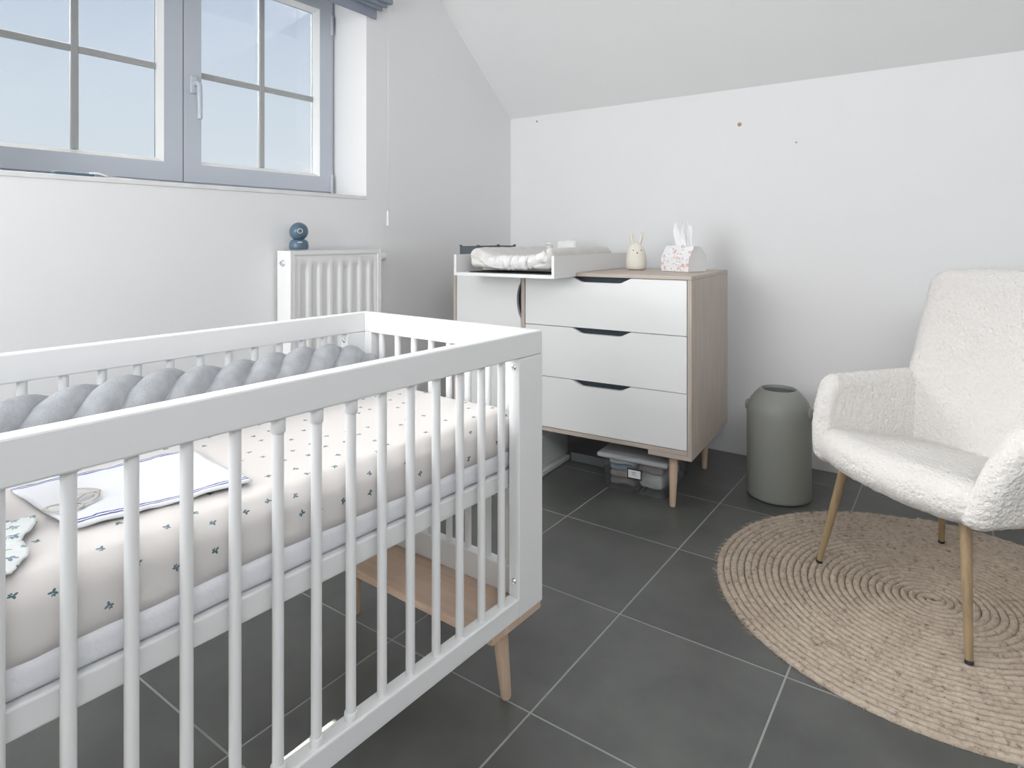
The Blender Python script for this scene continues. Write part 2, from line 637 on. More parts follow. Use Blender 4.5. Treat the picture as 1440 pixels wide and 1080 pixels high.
def cone_leg(bm, top, bot, r0, r1, seg=20):
    top, bot = Vector(top), Vector(bot)
    tube(bm, [top, top.lerp(bot, 0.5), top.lerp(bot, 0.97), bot], lambda t: [r0, (r0 + r1) / 2 * 1.03, r1, r1 * 0.82][round(t * 3)], seg)


def extrude_poly(bm, poly, axis, d0, d1):
    """poly of 2D points extruded along an axis ('y': points are x,z)"""
    def P(p, d):
        return {'y': (p[0], d, p[1]), 'x': (d, p[0], p[1]), 'z': (p[0], p[1], d)}[axis]
    a = [bm.verts.new(P(p, d0)) for p in poly]
    b = [bm.verts.new(P(p, d1)) for p in poly]
    bm.faces.new(a)
    bm.faces.new(b[::-1])
    n = len(poly)
    for i in range(n):
        j = (i + 1) % n
        bm.faces.new((a[i], b[i], b[j], a[j]))
    return bm


def soft_block(half, r, n, deform=None):
    """rounded box on a regular grid, then deformed; returns bmesh"""
    bm = bmesh.new()
    H = Vector(half)
    r = min(r, *half)
    n = list(n)
    verts = {}

    def coord(i, k):
        # denser near the rounded ends
        t = i / n[k] * 2 - 1
        inner = (half[k] - r) / half[k]
        return t * half[k]

    def V(i, j, k):
        key = (i, j, k)
        if key in verts:
            return verts[key]
        p = Vector((coord(i, 0), coord(j, 1), coord(k, 2)))
        q = Vector([max(-(H[a] - r), min(H[a] - r, p[a])) for a in range(3)])
        d = p - q
        if d.length > 1e-9:
            # cube to sphere mapping keeps an even spread
            x, y, z = d / r
            s = Vector((x * math.sqrt(max(0, 1 - y * y / 2 - z * z / 2 + y * y * z * z / 3)),
                        y * math.sqrt(max(0, 1 - z * z / 2 - x * x / 2 + z * z * x * x / 3)),
                        z * math.sqrt(max(0, 1 - x * x / 2 - y * y / 2 + x * x * y * y / 3))))
            m = max(abs(x), abs(y), abs(z))
            if s.length > 1e-9:
                s = s.normalized() * m
            p = q + s * r
        if deform:
            p = Vector(deform(p))
        v = bm.verts.new(p)
        verts[key] = v
        return v

    def quad(a, b, c, d):
        bm.faces.new((V(*a), V(*b), V(*c), V(*d)))
    for i in range(n[0]):
        for j in range(n[1]):
            for k in (0, n[2]):
                quad((i, j, k), (i + 1, j, k), (i + 1, j + 1, k), (i, j + 1, k))
    for i in range(n[0]):
        for k in range(n[2]):
            for j in (0, n[1]):
                quad((i, j, k), (i + 1, j, k), (i + 1, j, k + 1), (i, j, k + 1))
    for j in range(n[1]):
        for k in range(n[2]):
            for i in (0, n[0]):
                quad((i, j, k), (i, j + 1, k), (i, j + 1, k + 1), (i, j, k + 1))
    return bm


def fuzz(bm, amp, scale, seed=0.0):
    bm.normal_update()
    off = Vector((seed, seed * 1.7, seed * 0.3))
    mv = []
    for v in bm.verts:
        k = noise.noise(v.co * scale + off) + 0.6 * noise.noise(v.co * scale * 2.1 + off)
        mv.append(v.normal * (k * amp))
    for v, d in zip(bm.verts, mv):
        v.co += d


def thing(name, label, cat, loc=(0, 0, 0), rz=0.0, group=None):
    o = bpy.data.objects.new(name, None)
    o.empty_display_size = 0.1
    COL.objects.link(o)
    o.location = loc
    o.rotation_euler = (0, 0, rz)
    o['label'] = label
    o['category'] = cat
    if group:
        o['group'] = group
    return o


def tag(o, label, cat, group=None):
    o['label'] = label
    o['category'] = cat
    if group:
        o['group'] = group
    return o


def struct(o):
    o['kind'] = 'structure'
    return o


def uv_planar(o, fn):
    me = o.data
    uvl = me.uv_layers.new(name='UVMap')
    for lp in me.loops:
        uvl.data[lp.index].uv = fn(me.vertices[lp.vertex_index].co)


# ================================================================== ROOM
XL, XR, YB, YF = -2.25, 2.0, 3.147, -1.6
ZK, ZC = 1.785, 2.60           # knee wall height, flat ceiling
SL = 0.82                      # roof slope
YS = YB - (ZC - ZK) / SL       # where the slope meets the flat ceiling
WY0, WY1, WZ0, WZ1 = 0.52, 1.992, 1.235, 2.235   # window opening
WX = -2.47                     # inner face of the window frame

floor = struct(bx('floor', (XL - 0.3, XR + 0.1, YF - 0.1, YB + 0.1, -0.06, -0.0009), M['grout'], bev=0))
PX, PY, GAP = 0.4375, 0.452, 0.0048
TX0, TY0 = -0.779, 2.068
tile_cache = {}
for i in range(-5, 8):
    for j in range(-9, 4):
        x0, x1 = TX0 + i * PX + GAP / 2, TX0 + (i + 1) * PX - GAP / 2
        y0, y1 = TY0 + j * PY + GAP / 2, TY0 + (j + 1) * PY - GAP / 2
        x0, x1 = max(x0, XL), min(x1, XR)
        y0, y1 = max(y0, YF), min(y1, YB)
        if x1 - x0 < 0.01 or y1 - y0 < 0.01:
            continue
        key = (round(x1 - x0, 4), round(y1 - y0, 4))
        if key not in tile_cache:
            o = bx('tile', (-key[0] / 2, key[0] / 2, -key[1] / 2, key[1] / 2, -0.012, 0.0), M['tile'], floor, bev=0.0007, seg=1)
            tile_cache[key] = o.data
        else:
            o = bpy.data.objects.new('tile', tile_cache[key])
            COL.objects.link(o)
            o.parent = floor
        o.location = ((x0 + x1) / 2, (y0 + y1) / 2, 0)

# window wall with its opening
bm = bmesh.new()
XO = XL - 0.36
box(bm, XO, XL, YF, WY0, 0, ZC)
box(bm, XO, XL, WY1, YB + 0.1, 0, ZC)
box(bm, XO, XL, WY0, WY1, 0, WZ0)
box(bm, XO, XL, WY0, WY1, WZ1, ZC)
struct(finish('wall_left', bm, M['wall']))
wall_back = struct(bx('wall_back', (XL, XR + 0.1, YB, YB + 0.1, 0, ZK + 0.02), M['wall'], bev=0))
struct(bx('wall_right', (XR, XR + 0.1, YF, YB, 0, ZC), M['wall_side'], bev=0))
# unseen rear wall; its low gap is added to pass the sun strip
bm = bmesh.new()
GX0, GX1, GZ = -1.128, -1.058, 1.26
box(bm, XL, GX0, YF - 0.1, YF, 0, ZC)
box(bm, GX1, XR, YF - 0.1, YF, 0, ZC)
box(bm, GX0, GX1, YF - 0.1, YF, GZ, ZC)
struct(finish('wall_front', bm, M['wall_side']))
bm = bmesh.new()
extrude_poly(bm, [(YB, ZK), (YB + 0.1, ZK), (YB + 0.1, ZK + 0.1), (YS, ZC + 0.12), (YF, ZC + 0.12), (YF, ZC), (YS, ZC)], 'x', XL, XR + 0.1)
struct(finish('ceiling', bm, M['ceiling']))

# old screw plugs in the knee wall
def wall_mark(x, z, r, m):
    bm = bmesh.new()
    lathe(bm, [(r, 0), (r, 0.002), (r * 0.6, 0.003)], 14)
    return finish('wall_plug', bm, m, wall_back, loc=(x, YB, z), rot=(PI / 2, 0, 0))


wall_mark(-0.877, 1.61, 0.010, M['plug'])
wall_mark(-2.058, 1.752, 0.006, M['plug_grey'])
wall_mark(-0.62, 1.50, 0.004, M['plug_grey'])

# window sill slab
struct(bx('trim_1', (XL - 0.30, XL + 0.004, WY0, WY1 - 0.001, WZ0, WZ0 + 0.016), M['sill'], bev=0.002))

# ------------------------------------------------------------------ window
win = bpy.data.objects.new('window_1', None)
COL.objects.link(win)
win.location = (WX, (WY0 + WY1) / 2, WZ0)
win['kind'] = 'structure'


def frame_bm(xa, xb, y0, y1, z0, z1, wy, wz0, wz1, bev=0.003):
    bm = bmesh.new()
    box(bm, xa, xb, y0, y0 + wy, z0, z1)
    box(bm, xa, xb, y1 - wy, y1, z0, z1)
    box(bm, xa, xb, y0 + wy, y1 - wy, z0, z0 + wz0)
    box(bm, xa, xb, y0 + wy, y1 - wy, z1 - wz1, z1)
    return bm


def wpart(name, bm, m, parent=win, smooth=False, auto=None):
    # built in room coordinates; shifted so that it hangs on the window's own origin
    for v in bm.verts:
        v.co -= win.location
    return finish(name, bm, m, parent, smooth=smooth, auto=auto)


FZ0, FZ1 = WZ0 + 0.016, WZ1
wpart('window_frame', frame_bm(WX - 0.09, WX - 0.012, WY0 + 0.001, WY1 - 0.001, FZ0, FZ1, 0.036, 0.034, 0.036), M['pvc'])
YM = 1.256
for (s0, s1) in ((YM - 0.716, YM - 0.001), (YM + 0.003, YM + 0.716)):
    z0, z1 = FZ0 + 0.026, FZ1 - 0.026
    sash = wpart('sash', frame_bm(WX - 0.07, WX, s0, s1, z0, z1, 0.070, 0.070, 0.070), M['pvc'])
    g0, g1, h0, h1 = s0 + 0.070, s1 - 0.070, z0 + 0.070, z1 - 0.070
    # sloping glazing bead inside the sash
    bm = bmesh.new()
    for (a, b_) in (((g0, h0), (g0, h1)), ((g0, h1), (g1, h1)), ((g1, h1), (g1, h0)), ((g1, h0), (g0, h0))):
        pass
    ins = 0.016
    outer = [(g0, h0), (g1, h0), (g1, h1), (g0, h1)]
    inner = [(g0 + ins, h0 + ins), (g1 - ins, h0 + ins), (g1 - ins, h1 - ins), (g0 + ins, h1 - ins)]
    vo_ = [bm.verts.new((WX - 0.004, y, z)) for y, z in outer]
    vi_ = [bm.verts.new((WX - 0.030, y, z)) for y, z in inner]
    vb_ = [bm.verts.new((WX - 0.040, y, z)) for y, z in inner]
    vc_ = [bm.verts.new((WX - 0.040, y, z)) for y, z in outer]
    for k in range(4):
        l = (k + 1) % 4
        bm.faces.new((vo_[k], vo_[l], vi_[l], vi_[k]))
        bm.faces.new((vi_[k], vi_[l], vb_[l], vb_[k]))
        bm.faces.new((vb_[k], vb_[l], vc_[l], vc_[k]))
        bm.faces.new((vc_[k], vc_[l], vo_[l], vo_[k]))
    wpart('glazing_bead', bm, M['bead'], sash)
    bm = frame_bm(WX - 0.0395, WX - 0.0375, g0 + ins - 0.003, g1 - ins + 0.003, h0 + ins - 0.003, h1 - ins + 0.003, 0.0045, 0.0035, 0.0045)
    wpart('gasket', bm, M['gasket'], sash)
    bm = bmesh.new()
    box(bm, WX - 0.046, WX - 0.042, g0 + 0.001, g1 - 0.001, h0 + 0.001, h1 - 0.001)
    wpart('pane', bm, M['glass'], sash)
    ym, zm = (g0 + g1) / 2, FZ0 + 0.462
    bm = bmesh.new()
    box(bm, WX - 0.041, WX - 0.026, ym - 0.0125, ym + 0.0125, h0 + ins, h1 - ins)
    bevel(bm, 0.004, 2)
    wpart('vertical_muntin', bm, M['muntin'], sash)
    for a, b_ in ((g0 + ins, ym - 0.0125), (ym + 0.0125, g1 - ins)):
        bm = bmesh.new()
        box(bm, WX - 0.041, WX - 0.028, a, b_, zm - 0.0125, zm + 0.0125)
        bevel(bm, 0.004, 2)
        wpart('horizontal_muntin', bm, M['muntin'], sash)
# seal line between the sashes
bm = bmesh.new()
box(bm, WX - 0.03, WX - 0.006, YM - 0.001, YM + 0.003, FZ0 + 0.03, FZ1 - 0.03)
wpart('sash_seal', bm, M['gasket'])
# handle
bm = bmesh.new()
box(bm, WX, WX + 0.012, YM + 0.024, YM + 0.054, FZ0 + 0.375, FZ0 + 0.445)
bevel(bm, 0.005, 3)
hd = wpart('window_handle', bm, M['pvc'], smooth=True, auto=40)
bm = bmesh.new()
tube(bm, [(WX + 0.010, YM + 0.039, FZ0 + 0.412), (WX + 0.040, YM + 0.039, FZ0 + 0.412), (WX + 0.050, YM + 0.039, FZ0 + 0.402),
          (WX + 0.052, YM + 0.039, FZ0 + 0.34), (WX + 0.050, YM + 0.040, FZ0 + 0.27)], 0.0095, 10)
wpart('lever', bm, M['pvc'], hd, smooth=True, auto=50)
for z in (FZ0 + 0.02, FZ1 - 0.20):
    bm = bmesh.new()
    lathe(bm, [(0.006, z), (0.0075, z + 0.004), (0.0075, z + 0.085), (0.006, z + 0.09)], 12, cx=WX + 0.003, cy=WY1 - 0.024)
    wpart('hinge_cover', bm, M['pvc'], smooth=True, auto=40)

# ------------------------------------------------------------------ roman blind and its cord
bl = thing('roman_blind', 'slate grey folded roman blind drawn up above the window', 'blind', (XL, 1.0, 2.10))
for k, (z0, z1, d0, d1, y1) in enumerate(((-0.014, 0.13, 0.003, 0.016, 1.042), (0.028, 0.15, 0.018, 0.034, 1.062),
                                          (0.042, 0.16, 0.036, 0.052, 1.076), (0.054, 0.22, 0.054, 0.074, 1.09))):
    bm = bmesh.new()
    box(bm, d0, d1, -0.62, y1, z0, z1)
    bmesh.ops.subdivide_edges(bm, edges=[e for e in bm.edges if abs(e.verts[0].co.y - e.verts[1].co.y) > 0.1], cuts=24)
    for v in bm.verts:
        v.co.z += 0.0025 * math.sin(v.co.y * 9 + k * 1.3) if v.co.z < 0.1 else 0
    finish('fold', bm, M['blind'], bl)
bx('headrail', (0.0, 0.08, -0.62, 1.09, 0.20, 0.24), M['blind'], bl, bev=0.003)
bm = bmesh.new()
tube(bm, [(0.05, 1.083, 0.20), (0.05, 1.083, -0.4), (0.05, 1.08, -0.915)], 0.0019, 6)
cd = finish('pull_cord', bm, M['cord'], bl, smooth=True)
cd['label'] = 'thin white pull cord'
bm = bmesh.new()
lathe(bm, [(0.003, -0.915), (0.006, -0.92), (0.007, -0.95), (0.0085, -0.985), (0.006, -0.988)], 12, cx=0.05, cy=1.08)
finish('cord_weight', bm, M['white_plastic'], cd, smooth=True, auto=40)

# cable left on the sill
cb = thing('charging_cable', 'blue-grey flat clip with a thin white cable lying on the window sill', 'cable', (XL - 0.03, 0.77, WZ0 + 0.016))
bx('clip', (-0.03, 0.012, -0.01, 0.10, 0.0, 0.012), M['blue_plastic'], cb, bev=0.003)
bm = bmesh.new()
tube(bm, [(0.01, 0.085, 0.012), (0.014, 0.11, 0.014), (0.012, 0.14, 0.004), (0.0, 0.19, 0.003), (-0.02, 0.25, 0.003), (-0.01, 0.31, 0.003)], 0.0026, 6)
finish('cable', bm, M['white_plastic'], cb, smooth=True)

# ================================================================== RADIATOR
RY0, RY1, RX0, RX1, RZ0, RZ1 = 1.512, 1.992, -2.235, -2.148, 0.35, 1.008
rad = thing('radiator', 'white ribbed panel radiator under the right end of the window', 'radiator', (XL, 1.75, RZ0))


def rpart(name, bm, m, parent=rad, **k):
    for v in bm.verts:
        v.co -= rad.location
    return finish(name, bm, m, parent, **k)


# pressed front panel: heightfield with vertical flutes
bm = bmesh.new()
ny, nz = 160, 40
W, Hh = RY1 - RY0 - 0.036, RZ1 - RZ0 - 0.034
grid = []
for i in range(ny + 1):
    row = []
    y = i / ny * W
    for j in range(nz + 1):
        z = j / nz * Hh
        pit = 0.0532
        ph = ((y - 0.026) % pit) / pit
        flute = max(0.0, min(1.0, (0.36 - abs(ph - 0.5)) / 0.16))
        edge = min(1.0, max(0.0, (Hh - z - 0.040) / 0.02)) * min(1, max(0, (z - 0.04) / 0.02))
        edge *= 1 if 0.02 < y < W - 0.018 else 0
        row.append(bm.verts.new((RX1 - 0.005 - 0.010 * flute * edge, RY0 + 0.018 + y, RZ0 + 0.017 + z)))
    grid.append(row)
for i in range(ny):
    for j in range(nz):
        bm.faces.new((grid[i][j], grid[i + 1][j], grid[i + 1][j + 1], grid[i][j + 1]))
rpart('front_panel', bm, M['enamel'], smooth=True)
bm = bmesh.new()
box(bm, RX0, RX1, RY0, RY0 + 0.010, RZ0, RZ1 - 0.003)
bevel(bm, 0.002)
sp = rpart('side_cover', bm, M['enamel'], smooth=True, auto=40)
bm = bmesh.new()
box(bm, RX0, RX1, RY1 - 0.010, RY1, RZ0, RZ1 - 0.003)
bevel(bm, 0.002)
rpart('side_cover', bm, M['enamel'], smooth=True, auto=40)
bm = bmesh.new()
box(bm, RX1 - 0.012, RX1, RY0 + 0.010, RY0 + 0.022, RZ0, RZ1 - 0.003)
box(bm, RX1 - 0.012, RX1, RY1 - 0.020, RY1 - 0.010, RZ0, RZ1 - 0.003)
box(bm, RX1 - 0.012, RX1, RY0 + 0.022, RY1 - 0.020, RZ1 - 0.020, RZ1 - 0.003)
rpart('panel_edge', bm, M['enamel'])
bm = bmesh.new()
box(bm, RX0, RX1 - 0.0125, RY0 + 0.010, RY1 - 0.010, RZ1 - 0.012, RZ1 - 0.003)
rpart('top_grille', bm, M['enamel'])
bm = bmesh.new()
box(bm, RX0 + 0.005, RX0 + 0.03, RY0 + 0.01, RY1 - 0.01, RZ0 + 0.01, RZ1 - 0.02)
rpart('rear_panel', bm, M['enamel'])
bm = bmesh.new()
lathe(bm, [(0.013, 0), (0.013, 0.004), (0.009, 0.006), (0.009, 0.012), (0.005, 0.014)], 16)
bv = finish('bleed_plug', bm, M['chrome'], rad, smooth=True, auto=35)
bv.location = (0.058, RY0 - 1.75, RZ1 - 0.052 - RZ0)
bv.rotation_euler = (PI / 2, 0, 0)
bm = bmesh.new()
lathe(bm, [(0.012, 0), (0.012, 0.018), (0.019, 0.022), (0.019, 0.055), (0.015, 0.060)], 18)
vv = finish('valve_knob', bm, M['white_plastic'], rad, smooth=True, auto=35)
vv.location = (0.058, RY1 - 1.75, RZ1 - 0.040 - RZ0)
vv.rotation_euler = (-PI / 2, 0, 0)
for y in (RY0 + 0.09, RY1 - 0.09):
    bm = bmesh.new()
    box(bm, XL + 0.001, RX0 + 0.006, y, y + 0.03, RZ0 + 0.1, RZ1 - 0.1)
    rpart('wall_bracket', bm, M['enamel'])

# baby monitor on top of it
mon = thing('baby_monitor', 'slate blue ball-headed baby monitor camera on top of radiator', 'baby monitor', (-2.185, 1.578, RZ1 + 0.001), math.radians(14))
bm = bmesh.new()
lathe(bm, [(0.034, 0), (0.038, 0.004), (0.0385, 0.016), (0.036, 0.030), (0.030, 0.038), (0.022, 0.041)], 32)
mb = finish('base', bm, M['blue_plastic'], mon, smooth=True, auto=60)
bm = bmesh.new()
bmesh.ops.create_uvsphere(bm, u_segments=32, v_segments=20, radius=0.037)
mh = finish('head', bm, M['blue_plastic'], mon, smooth=True, loc=(0, 0, 0.073), rot=(math.radians(4), 0, 0))
# lens ring on the side that faces the room
dirv = Vector((0.74, -0.66, 0.10)).normalized()
bm = bmesh.new()
tube(bm, [Vector((0.009 * math.cos(2 * PI * k / 24), 0.009 * math.sin(2 * PI * k / 24), 0)) for k in range(24)], 0.0013, 6, closed=True)
rg = finish('lens_ring', bm, M['white_plastic'], mh, smooth=True, loc=dirv * 0.0362)
rg.rotation_euler = dirv.to_track_quat('Z', 'Y').to_euler()
bm = bmesh.new()
lathe(bm, [(0.0075, -0.002), (0.0075, 0.0012), (0.005, 0.002)], 20)
ln = finish('lens', bm, M['grey_plastic'], mh, smooth=True, auto=40, loc=dirv * 0.0362)
ln.rotation_euler = dirv.to_track_quat('Z', 'Y').to_euler()
d2 = Vector((0.72, -0.70, 0)).normalized()
bm = bmesh.new()
box(bm, -0.009, 0.009, -0.0012, 0.0012, -0.001, 0.0008)
mk = finish('nameplate', bm, M['white_plastic'], mb, loc=d2 * 0.036 + Vector((0, 0, 0.030)))
mk.rotation_euler = Vector((d2.x, d2.y, 0.3)).to_track_quat('Z', 'Y').to_euler()

# ================================================================== CRIB
CA = math.radians(-2.07)
CL = Vector((-0.798, 1.244, 0))
crib = thing('baby_crib', 'white slatted baby crib on splayed beech legs, below the window', 'crib', CL, CA)
CW, CLN = 0.636, 1.27
ZT, ZTL, ZB, ZBL = 0.84, 0.785, 0.207, 0.25
T = 0.030
WH = M['white_lacquer']


def cribpt(x, y, z=0.0):
    c, s = math.cos(CA), math.sin(CA)
    return (CL.x + c * x - s * y, CL.y + s * x + c * y, z)


for x0 in (-T, -CW):
    bx('side_top_rail', (x0, x0 + T, -CLN, 0, ZTL, ZT), WH, crib, bev=0.003)
    bx('side_bottom_rail', (x0, x0 + T, -CLN + 0.09, -0.09, ZB, ZBL), WH, crib, bev=0.003)
    for y0 in (-0.09, -CLN):
        po = bx('corner_post', (x0, x0 + T, y0, y0 + 0.09, ZB, ZTL - 0.0004), WH, crib, bev=0.0022)
        for z in (0.285, 0.765):
            bm = bmesh.new()
            lathe(bm, [(0.0062, -0.001), (0.0062, 0.002), (0.0045, 0.0042), (0.0018, 0.0042), (0.0016, 0.002)], 14)
            face = y0 if y0 > -0.5 else y0 + 0.09
            finish('bolt', bm, M['chrome'], po, smooth=True, auto=35, loc=(x0 + T / 2, face, z),
                   rot=(PI / 2 if y0 > -0.5 else -PI / 2, 0, 0))
for y0 in (-T, -CLN):
    bx('end_top_rail', (-CW + T, -T, y0, y0 + T, ZTL, ZT), WH, crib, bev=0.002)
    bx('end_bottom_rail', (-CW + T, -T, y0, y0 + T, ZB, 0.272), WH, crib, bev=0.003)
    for x0 in (-CW + T, -T - 0.030):
        bx('end_post', (x0, x0 + 0.030, y0, y0 + T, 0.272, ZTL), WH, crib, bev=0.002)

bar_me = {}


def bar(x, y, z0, z1, collars=False):
    key = (z0, z1)
    if key not in bar_me:
        bm = bmesh.new()
        lathe(bm, [(0.0086, z0), (0.0086, z1)], 14)
        o = finish('bar', bm, WH, crib, smooth=True, auto=50)
        bar_me[key] = o.data
    else:
        o = bpy.data.objects.new('bar', bar_me[key])
        COL.objects.link(o)
        o.parent = crib
    o.location = (x, y, 0)
    if collars:
        for za, zb in ((z1 - 0.026, z1), (z0, z0 + 0.016)):
            bm = bmesh.new()
            lathe(bm, [(0.0098, za), (0.0112, za + 0.002), (0.0112, zb - 0.002), (0.0098, zb)], 16)
            finish('collar', bm, WH, o, smooth=True, auto=40)
    return o


for k in range(16):
    y = -0.136 - k * 0.0676
    bar(-0.015, y, ZBL - 0.003, ZTL + 0.003, k in (6, 7, 8))
    bar(-CW + 0.015, y - 0.022, ZBL - 0.003, ZTL + 0.003)
for k in range(8):
    x = -0.088 - k * 0.0655
    bar(x, -0.015, 0.269, ZTL + 0.003)
    bar(x, -CLN + 0.015, 0.269, ZTL + 0.003)
# mattress base and its white edge
bx('mattress_base', (-CW + T + 0.008, -T - 0.008, -CLN + T + 0.004, -T - 0.004, 0.486, 0.524), WH, crib, bev=0.003)
# end boards and splayed legs
for y0, sg in ((-0.181, 1), (-CLN, -1)):
    bx('leg_board', (-CW + 0.004, -0.004, y0, y0 + 0.181, 0.187, 0.2066), M['beech_board'], crib, bev=0.003)
    for x0, sx in ((-0.058, 1), (-0.575, -1)):
        yc = y0 + 0.09
        bm = bmesh.new()
        cone_leg(bm, (x0, yc, 0.188), (x0 + 0.010 * sx, yc + 0.014 * sg, 0.001), 0.0185, 0.0125)
        finish('leg', bm, M['beech'], crib, smooth=True, auto=50)

# ------------------------------------------------------------------ mattress
mat_ = thing('mattress', 'baby mattress under a sprig-printed fitted sheet inside the crib', 'mattress', cribpt(0, 0, 0.525), CA)
mx0, mx1, my0, my1 = -CW + T + 0.012, -T - 0.010, -CLN + T + 0.012, -T - 0.012
mcx, mcy = (mx0 + mx1) / 2, (my0 + my1) / 2
mhx, mhy = (mx1 - mx0) / 2, (my1 - my0) / 2


def core_def(p):
    x, y, z = p
    w = 0.004 * noise.noise(Vector((x * 4, y * 8, z * 5)))
    return (x + mcx + (w if abs(x) > mhx - 0.03 else 0), y + mcy, z + 0.022)


bm = soft_block((mhx - 0.002, mhy - 0.008, 0.0215), 0.012, (40, 80, 6), core_def)
finish('mattress_protector', bm, M['protector'], mat_, smooth=True)


def sheet_def(p):
    x, y, z = p
    s = 0.0
    w = 0.0
    if abs(x) > mhx - 0.04:
        w = 0.004 * noise.noise(Vector((x * 3 + 4, y * 5, z * 14)))
        if z < -0.02:     # gathered hem that rides up and down
            s += 0.007 * noise.noise(Vector((3.1, y * 6.5, 0)))
            w += 0.003 * noise.noise(Vector((9.1, y * 22, z * 20)))
    if z > 0.03:
        s += 0.003 * noise.noise(Vector((x * 7, y * 7, 1.3)))
    # slightly dished edges
    return (x + mcx + w, y + mcy, z + 0.082 + s)


hz = 0.052
bm = soft_block((mhx + 0.0015, mhy, hz), 0.034, (56, 120, 14), sheet_def)
sh = finish('fitted_sheet', bm, M['sheet'], mat_, smooth=True)


def sheet_uv(c):
    x, y, z = c.x - mcx, c.y - mcy, c.z - 0.082
    drop = max(0.0, hz - z)
    u, v = x, y
    if abs(x) > mhx - 0.02:
        u += math.copysign(drop, x)
    elif abs(y) > mhy - 0.02:
        v += math.copysign(drop, y)
    return (u, v)


uv_planar(sh, sheet_uv)
MZ = 0.525 + 0.082 + hz      # top of the bedding


# ------------------------------------------------------------------ braided bumper along the far rail
br = thing('braided_bumper', 'thick grey braided crib bumper lying along the far rail', 'crib bumper', cribpt(-0.540, 0, MZ), CA)
Y0b, Y1b = -0.085, -1.08
for s in range(3):
    pts = []
    N = 260
    for i in range(N + 1):
        t = i / N
        y = Y0b + (Y1b - Y0b) * t
        ph = -2 * PI * (-y) / 0.246 + s * 2 * PI / 3 + 0.5
        rr = 0.027 * min(1.0, 0.35 + 8 * t)
        pts.append((0.0 + rr * math.cos(ph), y, 0.0625 + rr * 0.82 * math.sin(ph) + 0.004 * math.sin(y * 17)))
    # the head end curls round towards the camera
    bm = bmesh.new()
    tube(bm, pts, lambda t: 0.0335 * min(1.0, 0.55 + 9 * t) * min(1.0, 0.6 + 9 * (1 - t)), 16)
    fuzz(bm, 0.0018, 24, s * 3.3)
    finish('strand', bm, M['braid'], br, smooth=True)
bm = bmesh.new()
pts = [(0.026, -0.150, 0.040), (0.032, -0.105, 0.050), (0.020, -0.074, 0.062), (-0.006, -0.064, 0.058), (-0.024, -0.076, 0.047)]
tube(bm, pts, 0.017, 14)
bmesh.ops.subdivide_edges(bm, edges=bm.edges, cuts=1, use_grid_fill=True)
finish('knotted_end', bm, M['braid'], br, smooth=True)
bm = soft_block((0.06, 0.055, 0.05), 0.045, (16, 16, 12), None)
fuzz(bm, 0.003, 18, 5.0)
finish('near_end', bm, M['braid'], br, smooth=True, loc=(0.255, -1.02, 0.058))


# ------------------------------------------------------------------ swaddle cloth with knot motif
sw = thing('swaddle_cloth', 'white cotton cloth with navy stripes and knot motif lying on the crib mattress', 'cloth', cribpt(0, 0, MZ + 0.004), CA)
c00, c10, c11, c01 = Vector((-0.140, -0.905)), Vector((-0.104, -0.668)), Vector((-0.345, -0.655)), Vector((-0.372, -0.915))
bm = bmesh.new()
NU, NV = 40, 34
g = []
for i in range(NU + 1):
    row = []
    for j in range(NV + 1):
        u, v = i / NU, j / NV
        p = (c00 * (1 - u) + c10 * u) * (1 - v) + (c01 * (1 - u) + c11 * u) * v
        z = 0.004 + 0.0035 * noise.noise(Vector((p.x * 14, p.y * 12, 2.0)))
        e = min(v, 1 - v)
        z += 0.004 * max(0, 1 - e / 0.12) * noise.noise(Vector((u * 7, v * 2, 7.0)))
        q = 0.006 * noise.noise(Vector((u * 5, v * 5, 4.4)))
        row.append(bm.verts.new((p.x + q, p.y + q * 0.4, max(0.0015, z))))
    g.append(row)
for i in range(NU):
    for j in range(NV):
        bm.faces.new((g[i][j], g[i + 1][j], g[i + 1][j + 1], g[i][j + 1]))
uvl = bm.loops.layers.uv.new('UVMap')
idx = {}
for i in range(NU + 1):
    for j in range(NV + 1):
        idx[g[i][j]] = (i / NU, j / NV)
for f in bm.faces:
    for lp in f.loops:
        lp[uvl].uv = idx[lp.vert]
cs = finish('folded_cloth', bm, M['swaddle'], sw, smooth=True)
md = cs.modifiers.new('thickness', 'SOLIDIFY')
md.thickness = 0.003
md.offset = -1
M['beige_thread'] = simple('beige_embroidery', (0.55, 0.52, 0.49), 0.9)
for (cx, cy, rot, ln_) in ((-0.208, -0.893, 0.75, 0.024), (-0.252, -0.858, 0.65, 0.026), (-0.218, -0.862, -0.75, 0.021)):
    bm = bmesh.new()
    pts = []
    for k in range(24):
        a = 2 * PI * k / 24
        x, y = ln_ * math.cos(a), 0.0125 * math.sin(a)
        pts.append((cx + x * math.cos(rot) - y * math.sin(rot), cy + x * math.sin(rot) + y * math.cos(rot), 0.0095))
    tube(bm, pts, 0.0034, 6, closed=True, flat=0.3)
    finish('knot_loop', bm, M['beige_thread'], cs, smooth=True)

